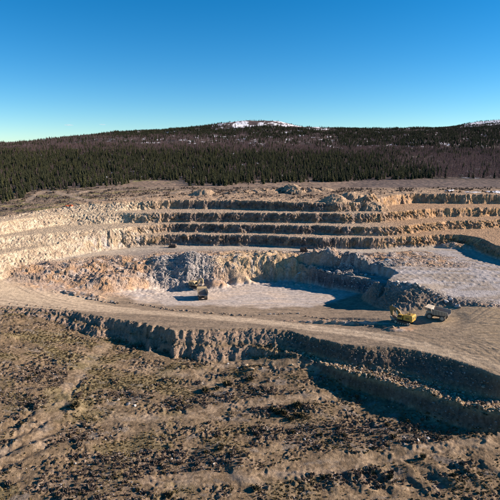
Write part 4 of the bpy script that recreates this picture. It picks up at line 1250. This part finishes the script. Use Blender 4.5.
def dump_truck(loc, rz, paint, label, zscale=1.0):
    t = empty('dump_truck', loc, rz); t.scale = (.94, .94, .94)
    tag(t, label, 'dump truck')
    m = MB()
    for s in (-1, 1): m.box(-4.4, 4.0, s * .75 - .2, s * .75 + .2, 1.25, 1.85, .04)
    for x in (-3.6, -1.2, 1.0, 3.2): m.box(x - .15, x + .15, -.55, .55, 1.35, 1.75)
    m.box(-3.1, -2.3, -1.1, 1.1, .95, 1.6, .1)          # axle housings
    m.box(2.4, 3.0, -1.3, 1.3, .95, 1.5, .1)
    m.build('chassis', DARK, t)
    m = MB()
    m.prism([(2.6, 1.3), (4.35, 1.3), (4.5, 1.8), (4.4, 3.0), (2.6, 3.1)], -1.55, 1.55, .06)
    m.build('hood', paint, t)
    m = MB()
    m.box(4.46, 4.56, -1.1, 1.1, 1.75, 2.85)
    for k in range(7): m.box(4.56, 4.62, -1.1, 1.1, 1.83 + k * .145, 1.90 + k * .145)
    m.build('grille', DARK, t)
    m = MB(); m.prism([(4.3, .85), (4.85, .95), (4.85, 1.45), (4.3, 1.5)], -2.1, 2.1, .05)
    m.build('bumper', paint, t)
    for s in (-1, 1):
        m = MB(); m.box(4.62, 4.74, s * 1.45 - .28, s * 1.45 + .28, 1.65, 2.0, .04)
        m.build('headlight', LAMP, t)
    m = MB()
    m.box(1.75, 4.25, -2.45, 2.45, 2.98, 3.14, .03)
    m.build('deck', paint, t)
    m = MB()
    for s in (-1, 1):
        m.tube((4.2, s * 2.35, 3.1), (4.2, s * 2.35, 4.1), .04, 6); m.tube((3.0, s * 2.35, 3.1), (3.0, s * 2.35, 4.1), .04, 6)
        m.tube((1.9, s * 2.35, 3.1), (1.9, s * 2.35, 4.1), .04, 6)
        m.tube((1.9, s * 2.35, 4.1), (4.2, s * 2.35, 4.1), .04, 6); m.tube((1.9, s * 2.35, 3.6), (4.2, s * 2.35, 3.6), .03, 6)
    m.tube((4.2, -2.35, 4.1), (4.2, .0, 4.1), .04, 6)
    m.build('handrail', paint, t)
    m = MB()
    for s in (-1, 1): m.tube((4.75, -1.7 + s * .25, .9), (4.2, -1.7 + s * .25, 3.1), .035, 6)
    for k in range(7): m.tube((4.75 - .08 * k, -1.95, .95 + .31 * k), (4.75 - .08 * k, -1.45, .95 + .31 * k), .03, 6)
    m.build('ladder', DARK, t)
    m = MB(); m.prism([(2.0, 3.14), (3.95, 3.14), (4.0, 3.9), (3.8, 4.55), (2.0, 4.6)], .35, 2.2, .05)
    cb = m.build('cab', paint, t)
    m = MB()
    m.hull8([(4.0, .5, 3.75), (4.0, 2.05, 3.75), (4.03, 2.05, 3.75), (4.03, .5, 3.75)], [(3.84, .5, 4.45), (3.84, 2.05, 4.45), (3.87, 2.05, 4.45), (3.87, .5, 4.45)])
    m.build('windscreen', GLASS, cb)
    for yy in (.33, 2.19):
        m = MB(); m.box(2.2, 3.7, yy - .015 + (.0), yy + .03, 3.75, 4.42); m.build('side_window', GLASS, cb)
    m = MB(); m.tube((2.2, -1.0, 3.1), (2.2, -1.0, 4.3), .16, 8); m.tube((3.2, -1.3, 3.14), (3.2, -1.3, 3.9), .3, 10)
    m.build('exhaust', DARK, t)
    m = MB(); m.tube((-.9, -1.9, 1.7), (1.1, -1.9, 1.7), .5, 12); m.build('fuel_tank', paint, t)
    # dump body
    m = MB(); hwid = 2.55; th = .1
    floor = [(-5.1, 2.75), (-4.2, 2.55), (1.5, 2.2), (1.5, 2.35), (-4.2, 2.72), (-5.1, 2.92)]
    m.prism(floor, -2.2, 2.2)
    for s in (-1, 1):
        A = [(-5.1, s * 2.2, 2.75), (1.5, s * 2.2, 2.2), (1.5, s * (2.2 + th), 2.2), (-5.1, s * (2.2 + th), 2.75)]
        B = [(-4.9, s * 2.65, 4.35), (1.9, s * 2.65, 4.75), (1.9, s * (2.65 + th), 4.75), (-4.9, s * (2.65 + th), 4.35)]
        m.hull8(A, B)
        m.box(-4.9, 1.9, s * 2.7 - .13, s * 2.7 + .13, 4.34, 4.36) if False else None
    m.hull8([(1.45, -2.2, 2.2), (1.45, 2.2, 2.2), (1.6, 2.2, 2.2), (1.6, -2.2, 2.2)], [(2.15, -2.68, 4.85), (2.15, 2.68, 4.85), (2.3, 2.68, 4.85), (2.3, -2.68, 4.85)])
    db = m.build('dump_body', BEDM, t)
    m = MB(); m.prism([(2.1, 4.72), (4.75, 5.1), (4.75, 5.24), (2.1, 4.92)], -2.66, 2.66, .02); m.box(4.7, 4.82, -2.68, 2.68, 5.02, 5.34, .02)
    m.build('canopy', paint, db)
    m = MB()
    for s in (-1, 1):
        for x in (-4.3, -3.1, -1.9, -.7, .5):
            f = (x + 5.1) / 6.6
            zb = 2.75 - .55 * f
            m.hull8([(x - .12, s * 2.3, zb), (x + .12, s * 2.3, zb), (x + .12, s * 2.42, zb), (x - .12, s * 2.42, zb)],
                    [(x - .12, s * 2.75, 4.3 + .35 * f), (x + .12, s * 2.75, 4.3 + .35 * f), (x + .12, s * 2.87, 4.3 + .35 * f), (x - .12, s * 2.87, 4.3 + .35 * f)])
        m.tube((-4.9, s * 2.72, 4.38), (1.95, s * 2.72, 4.8), .14, 8)
    m.build('body_rib', paint, db)
    m = MB()
    for s in (-1, 1): m.tube((-1.2, s * .7, 1.6), (.2, s * .7, 2.35), .14, 8)
    m.build('hoist_cylinder', STEEL, t)
    for s in (-1, 1):
        wheel(t, 2.75, s * 1.95, 1.22, .85, s)
        wheel(t, -2.75, s * 2.05, 1.22, .8, s)
        wheel(t, -2.75, s * 1.15, 1.22, .8, s)
    m = MB()
    for s in (-1, 1): m.prism([(1.3, 2.55), (1.55, 2.75), (3.9, 2.75), (4.2, 2.5), (4.2, 2.62), (3.95, 2.9), (1.5, 2.9), (1.25, 2.65)], s * 1.95 - .5, s * 1.95 + .5)
    m.build('mudguard', paint, t)
    return t

def beam(mb, pts, y0, y1):
    """box-section boom: centre line points (x, z, half depth)"""
    up_, dn = [], []
    for i, (x, z, h) in enumerate(pts):
        a = pts[max(i - 1, 0)]; b = pts[min(i + 1, len(pts) - 1)]
        dx, dz = b[0] - a[0], b[1] - a[1]; l = math.hypot(dx, dz)
        up_.append((x - dz / l * h, z + dx / l * h)); dn.append((x + dz / l * h, z - dx / l * h))
    for i in range(len(pts) - 1):
        mb.prism([dn[i], dn[i + 1], up_[i + 1], up_[i]], y0, y1)

def excavator(loc, rz, paint, boom, stick, bucket, label, boom_paint, sc=1.0):
    """boom/stick: lists of (x,z,half depth); bucket: pivot and turn"""
    t = empty('excavator', loc, rz); t.scale = (sc, sc, sc)
    tag(t, label, 'excavator')
    for s in (-1, 1):
        m = MB()
        n = 10; prof = []
        for k in range(n + 1):
            a = -math.pi / 2 + math.pi * k / n; prof.append((2.3 + .62 * math.cos(a), .66 + .62 * math.sin(a)))
        for k in range(n + 1):
            a = math.pi / 2 + math.pi * k / n; prof.append((-2.3 + .62 * math.cos(a), .66 + .62 * math.sin(a)))
        m.prism(prof, s * 1.75 - .33, s * 1.75 + .33)
        for k in range(18):
            x = -2.5 + 5.0 * k / 17
            m.box(x - .09, x + .09, s * 1.75 - .36, s * 1.75 + .36, 1.27, 1.34); m.box(x - .09, x + .09, s * 1.75 - .36, s * 1.75 + .36, 0.0, .05)
        tr = m.build('track', DARK, t)
        for x in (-2.3, -1.3, -.45, .45, 1.3, 2.3):
            r = .46 if abs(x) > 2 else .25
            m = MB(); m.tube((x, s * 2.06, .66 if abs(x) > 2 else .38), (x, s * 2.14, .66 if abs(x) > 2 else .38), r, 12)
            m.build('track_roller', RIMM, tr)
    m = MB(); m.box(-1.3, 1.3, -1.5, 1.5, .55, 1.2, .08); m.tube((0, 0, 1.2), (0, 0, 1.5), 1.15, 20)
    m.build('undercarriage', DARK, t)
    m = MB(); m.box(-2.9, 2.0, -1.75, 1.75, 1.5, 1.75, .04); m.build('platform', DARK, t)
    m = MB(); m.prism([(-2.9, 1.75), (-.3, 1.75), (-.3, 3.4), (-.7, 3.75), (-2.9, 3.75)], -1.7, 1.7, .05)
    m.box(-.3, 1.5, -1.7, -.6, 1.75, 2.7, .05)
    eg = m.build('engine_housing', paint, t)
    m = MB()
    for s in (-1, 1):
        for k in range(7): m.box(-2.5 + k * .2, -2.38 + k * .2, s * 1.7 - .03, s * 1.7 + .03, 2.2, 2.9)
    m.build('side_louvre', DARK, eg)
    m = MB()
    m.prism([(-3.55, 1.5), (-2.9, 1.45), (-2.9, 3.85), (-3.55, 3.8), (-3.74, 2.6)], -1.78, 1.78, .1)
    cw = m.build('counterweight', paint, t)
    for s in (-1, 1):
        m = MB(); m.hull8([(-3.76, s * .75 - .36, 2.4), (-3.66, s * .75 - .36, 2.4), (-3.66, s * .75 + .36, 2.4), (-3.76, s * .75 + .36, 2.4)],
                          [(-3.69, s * .75 - .36, 3.2), (-3.56, s * .75 - .36, 3.2), (-3.56, s * .75 + .36, 3.2), (-3.69, s * .75 + .36, 3.2)])
        m.build('rear_grille', DARK, cw)
    m = MB(); m.prism([(.1, 1.75), (1.9, 1.75), (2.05, 2.5), (1.75, 3.45), (.1, 3.5)], .55, 1.7, .05)
    cb = m.build('cab', paint, t)
    m = MB()
    m.hull8([(2.06, .68, 2.5), (2.06, 1.58, 2.5), (2.1, 1.58, 2.5), (2.1, .68, 2.5)], [(1.79, .68, 3.35), (1.79, 1.58, 3.35), (1.83, 1.58, 3.35), (1.83, .68, 3.35)])
    m.build('windscreen', GLASS, cb)
    for yy in (.53, 1.69):
        m = MB(); m.prism([(.3, 2.45), (1.85, 2.45), (1.62, 3.3), (.3, 3.3)], yy, yy + .03); m.build('side_window', GLASS, cb)
    m = MB()
    for x in (-2.8, -1.9, -1.0): 
        for s in (-1, 1): m.tube((x, s * 1.6, 3.75), (x, s * 1.6, 4.55), .035, 6)
    for s in (-1, 1):
        m.tube((-2.8, s * 1.6, 4.55), (-1.0, s * 1.6, 4.55), .035, 6); m.tube((-2.8, s * 1.6, 4.15), (-1.0, s * 1.6, 4.15), .03, 6)
    m.tube((-2.8, -1.6, 4.55), (-2.8, 1.6, 4.55), .035, 6)
    m.build('handrail', DARK, t)
    m = MB(); m.tube((-1.6, -.9, 3.7), (-1.6, -.9, 4.5), .12, 8); m.box(-2.4, -1.9, .2, .9, 3.7, 4.0, .04); m.build('exhaust', DARK, t)
    m = MB(); beam(m, boom, -.38, .38); bo = m.build('boom', boom_paint, t)
    m = MB(); beam(m, stick, -.28, .28); st = m.build('stick', boom_paint, t)
    m = MB()
    p = boom[len(boom) // 2]
    for s in (-1, 1): m.tube((1.9, s * .55, 1.9), (p[0], s * .5, p[1]), .16, 8)
    q = boom[-2]
    m.tube((p[0], 0, p[1] + p[2] + .25), (stick[0][0], 0, stick[0][1] + .1), .15, 8)
    m.build('hydraulic_cylinder', STEEL, t)
    bx, bz, tr = bucket
    prof = [(0, .25), (.5, .15), (.75, -.5), (.55, -1.2), (-.1, -1.6), (-.75, -1.55), (-1.0, -1.35), (-.95, -1.25), (-.6, -1.4), (-.1, -1.42), (.4, -1.08), (.58, -.5), (.36, .0), (0, .05)]
    def rot(pt): c, s_ = math.cos(tr), math.sin(tr); return (bx + pt[0] * c - pt[1] * s_, bz + pt[0] * s_ + pt[1] * c)
    m = MB(); m.prism([rot(p_) for p_ in prof], -.95, .95)
    side = [(0, .2), (.5, .12), (.72, -.5), (.53, -1.18), (-.1, -1.57), (-.8, -1.5), (-.35, -.4)]
    for s in (-1, 1): m.prism([rot(p_) for p_ in side], s * .95 - .04, s * .95 + .04)
    bk = m.build('bucket', BEDM, t)
    m = MB()
    for k in range(5):
        yy = -.8 + .4 * k
        a_, b_, c_ = rot((-.8, -1.58)), rot((-.8, -1.38)), rot((-1.3, -1.2))
        m.prism([a_, b_, c_], yy - .1, yy + .1)
    m.build('tooth', STEEL, bk)
    return t

# near pair on the haul level
x, y, z = PAD['truck_b']
dump_truck((x, y, z), R(143), DUSTY, 'pale dusty haul truck with empty flared body driving away below the dark scarp')
x, y, z = PAD['exc_b']
excavator((x + .8, y, z), R(140), Y_PAINT, [(1.2, 2.1, .55), (2.2, 3.5, .8), (3.0, 4.3, .75), (4.2, 5.0, .6), (5.2, 5.4, .4)], [(4.6, 5.7, .35), (5.2, 5.2, .6), (4.9, 3.6, .55), (4.6, 2.1, .4)], (4.6, 2.0, -.6),
          'bright yellow excavator on the haul road with its boom folded to the left', OCHRE, sc=1.12)
# pair on the pale floor
x, y, z = PAD['truck_a']
dump_truck((x, y, z), R(100), DUSTY_Y, 'tan haul truck backed up on the pale pit floor, casting a long shadow')
x, y, z = PAD['exc_a']
excavator((x - .5, y + 1.5, z + .3), R(-35), DUSTY_Y, [(1.2, 2.1, .35), (2.2, 4.8, .55), (2.9, 5.7, .55), (4.0, 6.0, .42), (4.9, 5.7, .28)], [(4.6, 6.1, .25), (5.0, 5.5, .4), (5.1, 4.2, .34), (4.8, 3.3, .24)], (4.75, 3.3, -.5),
          'tan excavator on the grey muck pile reaching over the truck', DUSTY_Y, sc=1.0)

def drill_rig(loc, rz, mast_up, label):
    t = empty('drill_rig', loc, rz); tag(t, label, 'drill rig')
    for s in (-1, 1):
        m = MB()
        prof = [(2.0 + .42 * math.cos(a), .45 + .42 * math.sin(a)) for a in [-1.57 + 3.14 * k / 8 for k in range(9)]] + [(-2.0 + .42 * math.cos(a), .45 + .42 * math.sin(a)) for a in [1.57 + 3.14 * k / 8 for k in range(9)]]
        m.prism(prof, s * 1.05 - .22, s * 1.05 + .22)
        for k in range(14): m.box(-2.1 + .32 * k, -2.0 + .32 * k, s * 1.05 - .25, s * 1.05 + .25, .86, .92)
        m.build('track', DARK, t)
    m = MB(); m.box(-2.3, 1.4, -.95, .95, .75, 1.1, .04); m.build('chassis', DARK, t)
    m = MB(); m.prism([(-2.5, 1.1), (.1, 1.1), (.1, 2.1), (-.3, 2.35), (-2.4, 2.35)], -1.1, 1.1, .06)
    h = m.build('engine_housing', RUSTY, t)
    m = MB()
    for k in range(6): m.box(-2.1 + k * .28, -1.95 + k * .28, -1.13, -1.09, 1.4, 2.1)
    m.build('side_louvre', DARK, h)
    m = MB(); m.prism([(.2, 1.1), (1.5, 1.1), (1.6, 1.8), (1.35, 2.75), (.2, 2.8)], -.1, 1.1, .05); c = m.build('cab', RUSTY, t)
    m = MB(); m.prism([(.35, 1.8), (1.5, 1.8), (1.28, 2.6), (.35, 2.6)], -.14, -.105); m.build('side_window', GLASS, c)
    m = MB()
    if mast_up:
        for a, b in ((-.22, -.22), (.22, -.22), (-.22, .22), (.22, .22)): m.tube((2.5 + a, -.6 + b, .3), (2.5 + a, -.6 + b, 8.2), .06, 6)
        for k in range(11):
            zz = .5 + .7 * k
            m.tube((2.28, -.82, zz), (2.72, -.82, zz + .7), .04, 5); m.tube((2.28, -.38, zz + .7), (2.72, -.38, zz), .04, 5); m.tube((2.28, -.82, zz), (2.28, -.38, zz + .7), .04, 5)
        m.box(2.2, 2.8, -.9, -.3, 3.2, 4.2, .05)
    else:
        for a, b in ((-.2, -.2), (.2, -.2), (-.2, .2), (.2, .2)): m.tube((-2.4, -.6 + a, 2.75 + b), (6.6, -.6 + a, 2.75 + b), .06, 6)
        for k in range(12):
            xx = -2.2 + .7 * k
            m.tube((xx, -.8, 2.55), (xx + .7, -.8, 2.95), .04, 5); m.tube((xx, -.4, 2.95), (xx + .7, -.4, 2.55), .04, 5)
        m.box(3.0, 4.2, -.9, -.3, 2.5, 3.1, .05)
    m.build('mast', RUSTY if mast_up else DARK, t)
    m = MB(); m.tube((1.3, -.6, 1.2), (2.4, -.6, 2.3), .16, 8); m.build('mast_arm', RUSTY, t)
    return t
x, y, z = PAD['rig']
drill_rig((x, y, z), R(-6), False, 'dark crawler drill rig with its mast laid flat at the foot of the benches')
x, y, z = PAD['rig2']
drill_rig((x, y, z), R(170), True, 'rusty crawler drill rig with its mast raised against the lowest bench')

# orange tarpaulin heap on the rim at far left
def tarp(px, row, z0):
    x, y = hit(px, row)
    n, m_ = 14, 7
    V = []; F = []
    r = random.Random(4)
    for j in range(m_):
        for i in range(n):
            xx = (i / (n - 1) - .5) * 5.2; yy = (j / (m_ - 1) - .5) * 2.0
            edge = min(i, n - 1 - i, j, m_ - 1 - j)
            zz = .9 * math.exp(-((xx - 1.2) / 1.6) ** 2 - (yy / 1.0) ** 2) + .45 * math.exp(-((xx + 1.9) / 1.1) ** 2 - (yy / .9) ** 2) + r.uniform(0, .22)
            if edge == 0: zz *= .2
            V.append((xx + r.uniform(-.15, .15), yy + r.uniform(-.12, .12), zz + ground_z(x + xx, y + yy) + .12))
    for j in range(m_ - 1):
        for i in range(n - 1):
            a_ = j * n + i
            F.append((a_, a_ + 1, a_ + n + 1, a_ + n))
    me = bpy.data.meshes.new('tarpaulin'); me.from_pydata(V, [], F); me.materials.append(REDP)
    o = link('tarpaulin', me); o.location = (x, y, 0)
    md = o.modifiers.new('thickness', 'SOLIDIFY'); md.thickness = .05
    tag(o, 'crumpled orange red tarpaulin lying on the pit rim at left', 'tarpaulin')
tarp(69, 206.5, 39)
print('tris approx', sum(len(o.data.polygons) for o in C.objects if o.type == 'MESH'))
